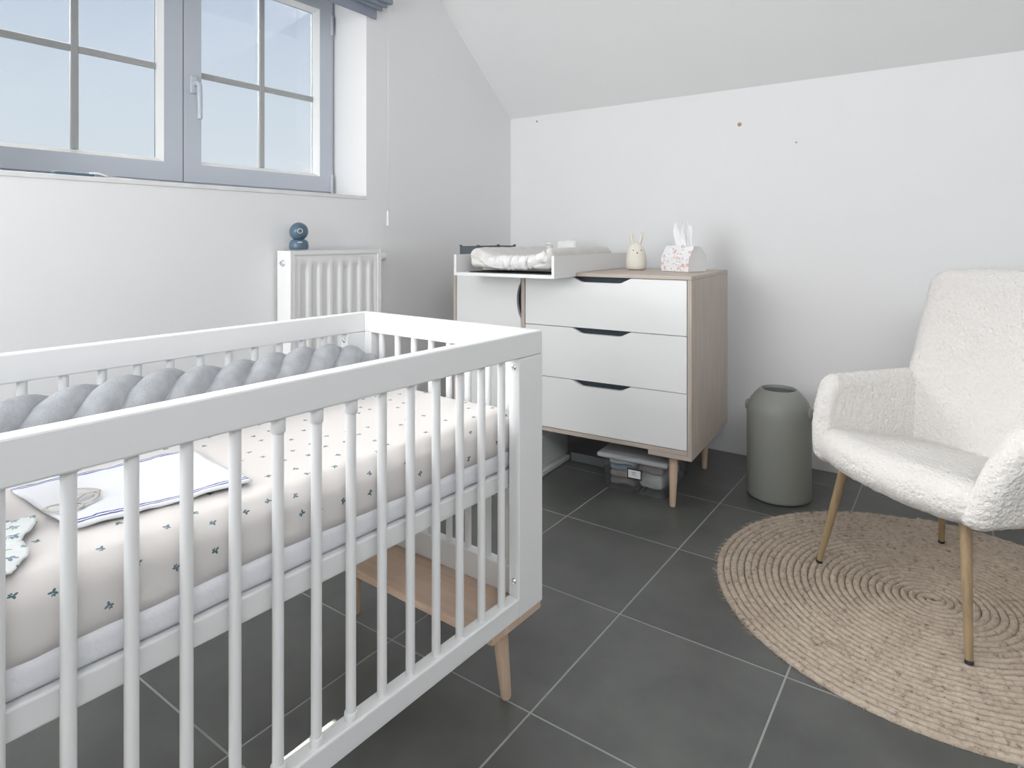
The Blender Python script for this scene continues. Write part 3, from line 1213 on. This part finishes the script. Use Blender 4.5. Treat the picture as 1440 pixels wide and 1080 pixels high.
# frilled floral muslin at the edge of the picture
fr = thing('floral_muslin', 'crumpled pale green floral muslin with a ruffled edge beside the swaddle cloth', 'cloth', cribpt(0, 0, MZ + 0.003), CA)
bm = bmesh.new()
NU, NV = 36, 36
g = []
for i in range(NU + 1):
    row = []
    for j in range(NV + 1):
        u, v = i / NU, j / NV
        x = -0.225 + 0.165 * u
        y = -1.12 + (0.197 - 0.06 * u + 0.006 * math.sin(u * 11)) * v
        ruf = max(0.0, (v - 0.78) / 0.22)
        z = 0.004 + 0.011 * (0.5 + 0.5 * noise.noise(Vector((x * 14, y * 14, 3)))) * (1 - ruf) + 0.0015 * ruf * (1 + math.sin(u * 40))
        row.append(bm.verts.new((x, y, z)))
    g.append(row)
for i in range(NU):
    for j in range(NV):
        bm.faces.new((g[i][j], g[i + 1][j], g[i + 1][j + 1], g[i][j + 1]))
ff = finish('muslin_sheet', bm, M['floral_muslin'], fr, smooth=True)
uv_planar(ff, lambda c: (c.x, c.y))
md = ff.modifiers.new('thickness', 'SOLIDIFY')
md.thickness = 0.002

# ================================================================== DRESSER
DA = math.radians(3.99)
DL = Vector((-0.841, 2.372, 0))
dr = thing('dresser', 'grey-ash dresser with white door and three white drawers, left of the bin', 'dresser', DL, DA)
DW, DD = 1.139, 0.60
Z0, Z1 = 0.213, 0.908


def drpt(x, y, z=0.0):
    c, s = math.cos(DA), math.sin(DA)
    return (DL.x + c * x - s * y, DL.y + s * x + c * y, z)


bx('top_panel', (-DW, 0.0, 0.0, DD, Z1 - 0.015, Z1), M['ash_long'], dr, bev=0.0012)
for x0 in (-DW, -0.0165):
    bx('side_panel', (x0, x0 + 0.0165, 0.0, DD, Z0, Z1 - 0.0155), M['ash'], dr, bev=0.0012)
bx('divider', (-0.7615, -0.7435, 0.0, DD - 0.02, Z0 + 0.016, Z1 - 0.0155), M['ash'], dr, bev=0.001)
bx('bottom_panel', (-DW + 0.017, -0.017, 0.0, DD, Z0, Z0 + 0.0155), M['ash_long'], dr, bev=0.0012)
bx('back_panel', (-DW + 0.017, -0.017, DD - 0.012, DD - 0.002, Z0 + 0.016, Z1 - 0.016), M['white_laminate'], dr, bev=0)
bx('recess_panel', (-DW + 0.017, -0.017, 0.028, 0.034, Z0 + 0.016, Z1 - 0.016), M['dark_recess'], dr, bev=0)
# drawers with a trapezoid finger cut-out
dx0, dx1 = -0.7405, -0.0195
zs = [(0.676, 0.8905), (0.4535, 0.673), (0.232, 0.4505)]
for (za, zb) in zs:
    d = bx('drawer', (dx0 + 0.015, dx1 - 0.015, 0.036, 0.42, za + 0.02, zb - 0.055), M['white_laminate'], dr, bev=0)
    bm = bmesh.new()
    n0, n1, n2, n3, dp = -0.510, -0.462, -0.296, -0.247, 0.0215
    extrude_poly(bm, [(dx0, za), (dx1, za), (dx1, zb), (n3, zb), (n2 + 0.010, zb - dp + 0.003), (n2 - 0.004, zb - dp), (n1 + 0.004, zb - dp), (n1 - 0.010, zb - dp + 0.003), (n0, zb), (dx0, zb)], 'y', 0.002, 0.020)
    finish('drawer_front', bm, M['white_laminate'], d)
# door with a side cut-out
ex0, ex1 = -1.1195, -0.7645
bm = bmesh.new()
poly = [(ex0, Z0 + 0.019), (ex1, Z0 + 0.019), (ex1, 0.690)]
for k in range(9):
    a = k / 8
    poly.append((ex1 - 0.021 * math.sin(PI * a) ** 0.7 - 0.0005, 0.695 + 0.165 * a))
poly += [(ex1, 0.866), (ex1, 0.8905), (ex0, 0.8905)]
extrude_poly(bm, poly, 'y', 0.002, 0.020)
finish('door', bm, M['white_laminate'], dr)
# leg blocks and legs
for x0, x1 in ((-0.174, 0.0), (-DW, -DW + 0.174)):
    bx('leg_block', (x0, x1, 0.0, DD, 0.194, Z0 - 0.0004), M['ash_long'], dr, bev=0.001)
for xt, xb in ((-0.086, -0.078), (-DW + 0.086, -DW + 0.078)):
    for yt, yb in ((0.055, 0.012), (DD - 0.07, DD - 0.13 + 0.02)):
        bm = bmesh.new()
        cone_leg(bm, (xt, yt, 0.1945), (xb, yb, 0.001), 0.0185, 0.0115)
        finish('leg', bm, M['beech'], dr, smooth=True, auto=50)

# ------------------------------------------------------------------ changing tray
tr = thing('changing_tray', 'white open-fronted changing tray on the left of the dresser top', 'changing tray', drpt(-0.72, 0.2, Z1 + 0.001), DA)
tx0, tx1, ty0, ty1 = -0.262, 0.232, -0.405, 0.37
bx('tray_base', (tx0 + 0.012, tx1 - 0.012, ty0 + 0.206, ty1, 0.0, 0.012), M['white_laminate'], tr, bev=0.001)
bx('front_board', (tx0, tx1, ty0, ty0 + 0.2, -0.0165, -0.0025), M['white_laminate'], tr, bev=0.001)
for x0 in (tx0, tx1 - 0.012):
    bm = bmesh.new()
    extrude_poly(bm, [(ty0, -0.0025), (ty0 + 0.204, -0.0025), (ty0 + 0.204, 0.0), (ty1, 0.0), (ty1, 0.0745), (ty0, 0.0745)], 'x', x0, x0 + 0.012)
    finish('tray_side', bm, M['white_laminate'], tr)
bx('tray_back', (tx0, tx1, ty1, ty1 + 0.012, 0.0, 0.0745), M['white_laminate'], tr, bev=0.001)
bx('black_strip', (tx0 + 0.06, tx1 - 0.014, ty0 + 0.030, ty0 + 0.19, -0.002, 0.0012), M['black_plastic'], tr, bev=0)  # flat black strip on the front board under the pad

# ------------------------------------------------------------------ changing pad
pad = thing('changing_pad', 'beige terry-covered changing pad with raised sides in the tray', 'changing pad', drpt(-0.72, 0.2, Z1 + 0.001), DA)
phx, phy = 0.214, 0.335


def pad_def(p):
    x, y, z = p
    t = x / phx
    # raised sides, low middle
    side = (abs(t) ** 2.2)
    top = 0.058 + 0.050 * side
    zz = (z + 0.045) / 0.09
    zo = 0.0135 + zz * top
    fy = max(0.0, (-y / phy - 0.55) / 0.45)       # towards the front
    if zz > 0.4:
        zo -= 0.022 * fy ** 3 * (1 - side)
        zo += 0.0035 * noise.noise(Vector((x * 18, y * 16, 2.2)))
    bulge = 0.012 * fy * noise.noise(Vector((x * 22, zz * 3, 5.0)))
    return (x * (1.0 - 0.06 * zz * abs(t)) - 0.004, y - bulge * 2 - 0.045, zo)


bm = soft_block((phx, phy, 0.045), 0.044, (44, 60, 12), pad_def)
fuzz(bm, 0.0016, 60, 2.0)
for v in bm.verts:
    v.co.z = max(v.co.z, 0.0135)
po_ = finish('terry_cover', bm, M['terry'], pad, smooth=True)


def roll_pts():
    out = []
    for k in range(25):
        t = k / 24 * 2 - 1
        out.append((t * 0.140 + 0.036, -phy - 0.030 + 0.004 * math.sin(k * 1.9), 0.043 + 0.034 * max(0, t) ** 3 + 0.003 * math.sin(k * 2.7)))
    return out


bm = bmesh.new()
tube(bm, roll_pts(), lambda t: 0.021 + 0.012 * math.sin(PI * min(1, t * 1.15)) ** 0.5 * (0.75 + 0.35 * t), 14, flat=0.95)
fuzz(bm, 0.006, 30, 8.0)
fuzz(bm, 0.002, 80, 1.0)
for v in bm.verts:
    v.co.z = max(v.co.z, 0.0025)
    v.co.y = min(v.co.y, -0.3265)
finish('gathered_edge', bm, M['terry_front'], pad, smooth=True)

# ------------------------------------------------------------------ grey hanging basket beside the tray
bk = thing('storage_basket', 'dark grey plastic basket standing behind the left side of the changing tray', 'basket', drpt(-1.068, 0.20, Z1 + 0.001), DA)
bxh = 0.108
bm = bmesh.new()
box(bm, -0.055, 0.055, -0.17, 0.17, 0, 0.004)
finish('basket_bottom', bm, M['grey_plastic'], bk)
for (x0, x1, y0, y1) in ((-0.055, -0.051, -0.17, 0.17), (0.051, 0.055, -0.17, 0.17)):
    bx('basket_side', (x0, x1, y0, y1, 0.004, bxh), M['grey_plastic'], bk, bev=0.001)
for y0 in (-0.17, 0.166):
    bx('basket_end', (-0.051, 0.051, y0, y0 + 0.004, 0.004, bxh), M['grey_plastic'], bk, bev=0.001)
for y in (-0.168, 0.166):
    for x in (-0.05, 0.05):
        bx('stacking_lug', (x - 0.006, x + 0.006, y - 0.006, y + 0.006, bxh, bxh + 0.006), M['grey_plastic'], bk, bev=0.001)
bm = bmesh.new()
for k in range(5):
    y = -0.135 + k * 0.011
    extrude_poly(bm, [(y, 0.078), (y + 0.003, 0.078), (y + 0.009, 0.099), (y + 0.006, 0.099)], 'x', 0.0552, 0.0560)
finish('slot_marks', bm, M['white_plastic'], bk)

# bits lying behind the pad
cp = thing('cream_jar_lid', 'small round white jar lid standing behind the changing pad', 'lid', drpt(-0.905, 0.534, 1.0 - 0.008), DA)
cp.location.z = Z1 + 0.0135
bm = bmesh.new()
lathe(bm, [(0.020, 0.0), (0.021, 0.004), (0.021, 0.085), (0.018, 0.094), (0.010, 0.098)], 20)
finish('jar_body', bm, M['white_plastic'], cp, smooth=True, auto=40)
cp.name = 'cream_jar'
cp['label'] = 'small white cream jar just showing behind the left side of the changing pad'
cp['category'] = 'jar'
bm = bmesh.new()
lathe(bm, [(0.0205, 0.0985), (0.0205, 0.110), (0.014, 0.114)], 20)
finish('jar_lid', bm, M['white_plastic'], cp, smooth=True, auto=40)
wp = thing('wipes_pack', 'white packet lying behind the middle of the changing pad', 'packet', drpt(-0.80, 0.533, Z1 + 0.019), DA)
bm = soft_block((0.055, 0.024, 0.058), 0.02, (16, 8, 10), lambda p: (p[0], p[1], p[2] + 0.058))
fuzz(bm, 0.004, 26, 3.0)
finish('packet', bm, M['white_plastic'], wp, smooth=True)
bx('flap', (-0.03, 0.04, -0.012, 0.012, 0.114, 0.119), M['white_plastic'], wp, bev=0.002)

# ------------------------------------------------------------------ rabbit night light
rb = thing('rabbit_night_light', 'cream egg-shaped rabbit night light on the dresser, beside the tray', 'night light', drpt(-0.36, 0.37, Z1 + 0.001), math.radians(34))
bm = bmesh.new()
lathe(bm, [(0.031, 0), (0.0405, 0.004), (0.0445, 0.016), (0.0455, 0.032), (0.0435, 0.055), (0.038, 0.078), (0.029, 0.098), (0.018, 0.110), (0.008, 0.1145)], 36)
rbb = finish('body', bm, M['bunny'], rb, smooth=True)
rb.scale = (1.06, 1.06, 1.12)
for sx in (-1, 1):
    bm = bmesh.new()
    tube(bm, [(sx * 0.012, 0, 0.100), (sx * 0.017, 0, 0.118), (sx * 0.021, 0, 0.135), (sx * 0.024 + 0.0, 0, 0.150), (sx * 0.025, 0, 0.156)],
         lambda t: [0.009, 0.0112, 0.0105, 0.0075, 0.003][round(t * 4)], 14, flat=0.8)
    finish('ear', bm, M['bunny'], rb, smooth=True)
bm = bmesh.new()
for (x, z, r) in ((-0.018, 0.081, 0.0026), (0.016, 0.081, 0.0026), (-0.002, 0.070, 0.0030)):
    rad_ = 0.0368 if z > 0.075 else 0.0402
    y = -math.sqrt(max(0, rad_ ** 2 - x * x)) + 0.0006
    bmesh.ops.create_uvsphere(bm, u_segments=8, v_segments=6, radius=r, matrix=Matrix.Translation((x, y, z)))
finish('face', bm, M['black_plastic'], rb, smooth=True)
bm = bmesh.new()
lathe(bm, [(0.0313, 0.0), (0.034, 0.0004), (0.036, 0.003), (0.034, 0.0034)], 24)
finish('foot_ring', bm, M['brass_wood'], rb, smooth=True)

# ------------------------------------------------------------------ tissue box
tb = thing('tissue_box', 'floral-fronted tissue box at the right end of the dresser', 'tissue box', drpt(-0.135, 0.365, Z1 + 0.001), math.radians(-15))
wx, dyt, hb, ht = 0.070, 0.066, 0.066, 0.112
bm = bmesh.new()
extrude_poly(bm, [(-dyt, 0), (dyt, 0), (dyt + 0.004, hb), (dyt * 0.45, ht * 0.93), (0, ht), (-dyt * 0.5, ht), (-dyt - 0.002, hb)], 'x', -wx, wx)
finish('carton', bm, M['card'], tb)
bm = bmesh.new()
NU = 14
front = [(-wx - 0.002, 0.002), (wx + 0.001, 0.0), (wx + 0.003, hb * 0.8), (wx + 0.012, ht * 0.98), (wx * 0.5, ht * 0.93), (0.02, ht * 1.06), (-wx * 0.45, ht * 0.99), (-wx - 0.001, hb * 1.02)]


def fy(z):
    return -dyt - 0.003 - 0.002 * min(1, z / hb) + max(0.0, z - hb) * 0.62


va = [bm.verts.new((x, fy(z), z)) for x, z in front]
vb = [bm.verts.new((x, fy(z) + 0.002, z)) for x, z in front]
c1 = bm.verts.new((0, fy(hb * 0.9), hb * 0.9))
c2 = bm.verts.new((0, fy(hb * 0.9) + 0.002, hb * 0.9))
n = len(front)
for k in range(n):
    l = (k + 1) % n
    bm.faces.new((va[k], va[l], c1))
    bm.faces.new((vb[l], vb[k], c2))
    bm.faces.new((va[k], vb[k], vb[l], va[l]))
fo = finish('printed_front', bm, M['floral_card'], tb)
uv_planar(fo, lambda c: (c.x, c.z))
# lifted tissue made of wavy leaves
for (x0, lean, h, w, ph) in ((-0.022, -0.016, 0.122, 0.022, 0.3), (-0.002, 0.004, 0.126, 0.017, 1.0), (0.036, -0.010, 0.112, 0.026, 2.6)):
    bm = bmesh.new()
    NU, NV = 10, 16
    g = []
    for i in range(NU + 1):
        row = []
        for j in range(NV + 1):
            u, v = i / NU * 2 - 1, j / NV
            wd = w * (0.35 + 0.75 * math.sin(PI * (0.12 + 0.80 * v)))
            row.append(bm.verts.new((x0 + lean * v + u * wd * 0.8 + 0.004 * math.sin(v * 6 + ph), -0.006 + 0.008 * math.sin(u * 1.6 + ph + v * 2), ht - 0.012 + (h + 0.012 * math.sin(u * 3 + ph)) * v)))
        g.append(row)
    for i in range(NU):
        for j in range(NV):
            bm.faces.new((g[i][j], g[i + 1][j], g[i + 1][j + 1], g[i][j + 1]))
    o = finish('tissue', bm, M['tissue'], tb, smooth=True)
    md = o.modifiers.new('thickness', 'SOLIDIFY')
    md.thickness = 0.0006

# ------------------------------------------------------------------ under the dresser: clear tub with clothes
tu = thing('storage_tub', 'clear plastic storage tub with lid and framed label under the dresser', 'storage tub', (-1.105, 2.41, 0.001), math.radians(4))
tw, td, thh = 0.138, 0.36, 0.127
bm = bmesh.new()
rings = []
for z, k in ((0.0, 0.94), (0.004, 0.955), (thh * 0.5, 0.975), (thh, 1.0)):
    ring = []
    for (sx, sy, a0) in ((1, 1, 0), (-1, 1, 90), (-1, -1, 180), (1, -1, 270)):
        for q in range(4):
            a = math.radians(a0 + q * 30)
            r = 0.022
            ring.append(bm.verts.new(((tw * k - r) * sx + r * math.cos(a), td / 2 + (td / 2 * (0.5 + 0.5 * k) - r) * sy + r * math.sin(a), z)))
    rings.append(ring)
for a, b_ in zip(rings, rings[1:]):
    for i in range(16):
        j = (i + 1) % 16
        bm.faces.new((a[i], a[j], b_[j], b_[i]))
bm.faces.new(rings[0][::-1])
finish('tub_body', bm, M['clear_tub'], tu, smooth=True, auto=40)
bm = soft_block((tw + 0.016, td / 2 + 0.016, 0.011), 0.010, (24, 40, 4), lambda p: (p[0], p[1] + td / 2, p[2] + thh + 0.0115 + (0.002 if (abs(p[0]) < tw - 0.02 and abs(p[1]) < td / 2 - 0.02 and p[2] > 0) else 0)))
finish('lid', bm, M['tub_lid'], tu, smooth=True, auto=40)
bm = bmesh.new()
lx, lz, lw, lh = 0.010, 0.080, 0.031, 0.0215
for (a0, a1, b0, b1) in ((-lw, lw, lh - 0.005, lh), (-lw, lw, -lh, -lh + 0.005), (-lw, -lw + 0.004, -lh + 0.005, lh - 0.005), (lw - 0.004, lw, -lh + 0.005, lh - 0.005)):
    box(bm, lx + a0, lx + a1, -0.0035, -0.001, lz + b0, lz + b1)
lf = finish('label_frame', bm, M['black_plastic'], tu)
bm = bmesh.new()
box(bm, lx - lw + 0.004, lx + lw - 0.004, -0.0025, -0.0012, lz - lh + 0.005, lz + lh - 0.005)
lc = finish('label_card', bm, M['card'], lf)
bm = bmesh.new()
for z, a, b_ in ((0.0055, -0.010, 0.006), (0.0045, 0.008, 0.009), (-0.003, -0.008, 0.001), (-0.0055, 0.004, 0.008)):
    box(bm, lx + a, lx + b_, -0.0030, -0.0026, lz + z - 0.0011, lz + z + 0.0011)
tx = finish('faint_lettering', bm, M['grey_plastic'], lf)


def garment(name, label, loc, half, m, seed):
    pile = 2.0 if loc[0] < 0 else 5.0
    def dfm(p):
        x, y, z = p
        n1 = noise.noise(Vector((x * 22 + seed, y * 20, z * 40)))
        n2 = noise.noise(Vector((x * 9 + pile * 2, y * 9, 0.3)))
        n3 = noise.noise(Vector((x * 26 + pile * 3, 1.7, pile)))
        return (x, y + 0.008 * n1, z * (0.92 + 0.12 * n1) + 0.011 * n2 + 0.006 * n3)
    bm = soft_block(half, min(half) * 0.85, (22, 14, 8), dfm)
    fuzz(bm, 0.0016, 40, seed)
    o = finish(name, bm, m, None, smooth=True)
    c, s = math.cos(math.radians(4)), math.sin(math.radians(4))
    o.location = (tu.location.x + c * loc[0] - s * loc[1], tu.location.y + s * loc[0] + c * loc[1], loc[2] + 0.001)
    o.rotation_euler = (0, 0, math.radians(4))
    return tag(o, label, 'clothing', 'clothes in the clear tub')


garment('folded_clothing', 'taupe baby clothing at the bottom left inside the clear tub', (-0.060, 0.165, 0.0215), (0.056, 0.125, 0.0135), M['cloth_taupe'], 1.0)
garment('folded_clothing', 'cream baby clothing in the middle of the left pile in the clear tub', (-0.060, 0.165, 0.0520), (0.057, 0.125, 0.0155), M['cloth_cream'], 2.0)
garment('folded_clothing', 'blue-grey baby clothing below the white one in the clear tub', (-0.060, 0.165, 0.0800), (0.058, 0.125, 0.0115), M['cloth_blue'], 3.0)
garment('folded_clothing', 'white baby clothing on top of the left pile in the clear tub', (-0.060, 0.165, 0.1045), (0.059, 0.125, 0.0105), M['cloth_white'], 4.0)
garment('folded_clothing', 'white crumpled baby clothing low on the right inside the clear tub', (0.064, 0.165, 0.0425), (0.054, 0.125, 0.032), M['cloth_white'], 5.0)
garment('folded_clothing', 'rosy taupe baby clothing high on the right inside the clear tub', (0.064, 0.165, 0.0965), (0.054, 0.125, 0.0195), cloth('rosy_taupe_cloth', (0.46, 0.39, 0.37)), 6.0)

# white box and grey board further left under the dresser
wb = thing('storage_box', 'plain pale storage box on the floor under the left part of the dresser', 'box', (-1.66, 2.50, 0.001), math.radians(3))
bx('box_body', (-0.15, 0.128, -0.16, 0.12, 0.022, 0.16), M['box_fabric'], wb, bev=0.006)
bx('box_base', (-0.16, 0.150, -0.17, 0.10, 0.0, 0.0215), M['box_fabric'], wb, bev=0.004)
tag(bx('wooden_board', (-0.118, 0.123, 0, 0.015, 0.0, 0.040), M['board_grey'], bev=0.002, loc=(-1.387, 2.60, 0.001), rot=(0, 0, math.radians(3))),
    'low grey board standing on edge on the floor behind the clear tub', 'board')

# ================================================================== DIAPER BIN
bn = thing('diaper_pail', 'sage grey cylindrical diaper pail with open top between dresser and chair', 'bin', (-0.607, 2.742, 0.001), math.radians(-5))
bm = bmesh.new()
R = 0.1235
lathe(bm, [(R - 0.010, 0), (R - 0.002, 0.004), (R, 0.014), (R, 0.345), (R - 0.003, 0.366), (R - 0.014, 0.392), (R - 0.032, 0.416), (0.074, 0.433), (0.070, 0.437), (0.066, 0.436), (0.064, 0.428), (0.066, 0.36)], 56, cap1=False)
finish('body', bm, M['bin'], bn, smooth=True, auto=60)
bm = bmesh.new()
lathe(bm, [(0.0635, 0.405), (0.063, 0.426)], 40, cap1=False)
finish('inner_cup', bm, M['bin_inside'], bn, smooth=True, auto=60)
for sx in (-1, 1):
    bm = bmesh.new()
    lathe(bm, [(0.023, -0.02), (0.023, 0.013), (0.020, 0.019), (0.010, 0.021)], 24)
    o = finish('side_knob', bm, M['bin'], bn, smooth=True, auto=40, loc=(sx * (R - 0.011), 0.0, 0.352))
    o.rotation_euler = (0, sx * PI / 2, 0)

# ================================================================== RUG
rug = thing('jute_rug', 'round coiled jute rug under the cream armchair', 'rug', (-0.064, 2.194, 0.0005))
RR, PITCH = 0.600, 0.0205
bm = bmesh.new()
verts = []
th = 1.2 * PI
s_len = 0.0
prof = [(-1, 0.0), (-0.92, 0.55), (-0.45, 0.95), (0.0, 1.0), (0.45, 0.95), (0.92, 0.55), (1, 0.0)]
rows = []
while True:
    r = PITCH * th / (2 * PI)
    if r > RR:
        break
    lump = 0.0022 * math.sin(s_len / 0.0062)
    wob = 0.0012 * noise.noise(Vector((r * 30, th * 2.0, 0)))
    ca, sa = math.cos(th), math.sin(th)
    row = []
    for (pu, pv) in prof:
        rr = r + wob + pu * (PITCH * 0.49) + lump * 0.30 * pu
        zz = (0.0105 + (lump * (1 if pu >= 0 else -1) * 0.55 if 0 < abs(pu) < 0.99 else 0)) * pv
        row.append(bm.verts.new((rr * ca, rr * sa, max(0.0, zz))))
    rows.append(row)
    step = 0.0052
    dth = step / max(r, 0.02)
    th += dth
    s_len += dth * r
for a, b_ in zip(rows, rows[1:]):
    for k in range(len(prof) - 1):
        bm.faces.new((a[k], a[k + 1], b_[k + 1], b_[k]))
finish('jute_coil', bm, M['jute'], rug, smooth=True)
bm = bmesh.new()
for k in range(520):
    a = random.uniform(0, 2 * PI)
    l = random.uniform(0.006, 0.016)
    a2 = a + random.uniform(-0.02, 0.02)
    z0 = random.uniform(0.001, 0.008)
    p0 = Vector(((RR - 0.006) * math.cos(a), (RR - 0.006) * math.sin(a), z0))
    p1 = Vector(((RR + l) * math.cos(a2), (RR + l) * math.sin(a2), max(0.0008, z0 + random.uniform(-0.004, 0.003))))
    t = Vector((-math.sin(a), math.cos(a), 0)) * 0.0007
    v = [bm.verts.new(p) for p in (p0 - t, p0 + t, p0 + Vector((0, 0, 0.0012)), p1)]
    bm.faces.new((v[0], v[1], v[3]))
    bm.faces.new((v[1], v[2], v[3]))
    bm.faces.new((v[2], v[0], v[3]))
fr_ = finish('frayed_fibres', bm, M['jute'], rug)
fr_['kind'] = 'stuff'

# ================================================================== ARMCHAIR
HA = math.radians(-39.3)
RZ = 0.0115
ch = thing('armchair', 'cream boucle armchair with splayed bronze legs on the jute rug', 'armchair', (-0.017, 2.257, RZ), HA)
BO = M['boucle']


def seat_def(p):
    x, y, z = p
    t = (z + 0.065) / 0.13
    zt = 0.430 - 0.155 * (y + 0.25)
    zb = 0.312 + 0.020 * (abs(x) / 0.3) ** 3
    zo = zb + (zt - zb) * t
    zo += 0.010 * (1 - (x / 0.3) ** 2) * t
    yo = y + 0.055 * (abs(x) / 0.3) ** 2.2 * (1 if y < 0 else 0) * min(1, -y / 0.2 if y < 0 else 0)
    if y < -0.2:
        yo -= 0.012 * math.sin(PI * t)
    return (x * (0.985 + 0.02 * t), yo, zo)


bm = soft_block((0.285, 0.285, 0.065), 0.060, (84, 84, 22), seat_def)
fuzz(bm, 0.0030, 75, 1.0)
finish('seat', bm, BO, ch, smooth=True)


def back_def(p):
    x, y, z = p
    t = (z + 0.31) / 0.62            # 0 bottom, 1 top
    hw = 0.338 - 0.004 * t
    xo = x / 0.30 * hw
    lean = 0.20 + 0.155 * t
    curve = -0.055 * (xo / 0.33) ** 2 * (1 - 0.35 * t)
    thick = 1.0 - 0.25 * t
    zo = 0.325 + 0.62 * t - 0.012 * (xo / 0.3) ** 2 * t
    return (xo, lean + curve + y * thick, zo)


bm = soft_block((0.30, 0.050, 0.31), 0.050, (84, 16, 96), back_def)
fuzz(bm, 0.0030, 75, 4.0)
finish('backrest', bm, BO, ch, smooth=True)

for sg in (-1, 1):
    def arm_def(p, sg=sg):
        x, y, z = p
        t = max(0.0, min(1.0, (z + 0.135) / 0.27))
        u = max(0.0, min(1.0, (y + 0.235) / 0.47))        # 0 front, 1 back
        xo = 0.292 + 0.034 * t ** 1.3 + x * (0.92 + 0.15 * t)
        xo += -0.020 * (1 - u) ** 3 - 0.030 * (1 - t) ** 2 * (1 - u)
        front = -0.262 + 0.098 * t ** 2.0
        yo = front + (0.275 - front) * u
        zo = 0.325 + 0.262 * t
        return (sg * xo, yo, zo)
    bm = soft_block((0.037, 0.235, 0.135), 0.036, (12, 70, 44), arm_def)
    fuzz(bm, 0.0030, 75, 8.0 + sg)
    finish('armrest', bm, BO, ch, smooth=True)

for sx in (-1, 1):
    for sy in (-1, 1):
        s = 0.055
        top, bot = Vector((sx * (0.25 - s), sy * (0.25 - s), 0.345)), Vector((sx * 0.25, sy * 0.25, 0.006))
        bm = bmesh.new()
        tube(bm, [top, top.lerp(bot, 0.5), bot], lambda t: 0.0150 - 0.0060 * t, 20)
        lg = finish('leg', bm, M['brass_wood'], ch, smooth=True, auto=50)
        bm = bmesh.new()
        d = (bot - top).normalized()
        tube(bm, [bot - d * 0.004, bot + d * 0.004], 0.0098, 16)
        finish('foot_cap', bm, M['felt_black'], lg, smooth=True, auto=50)
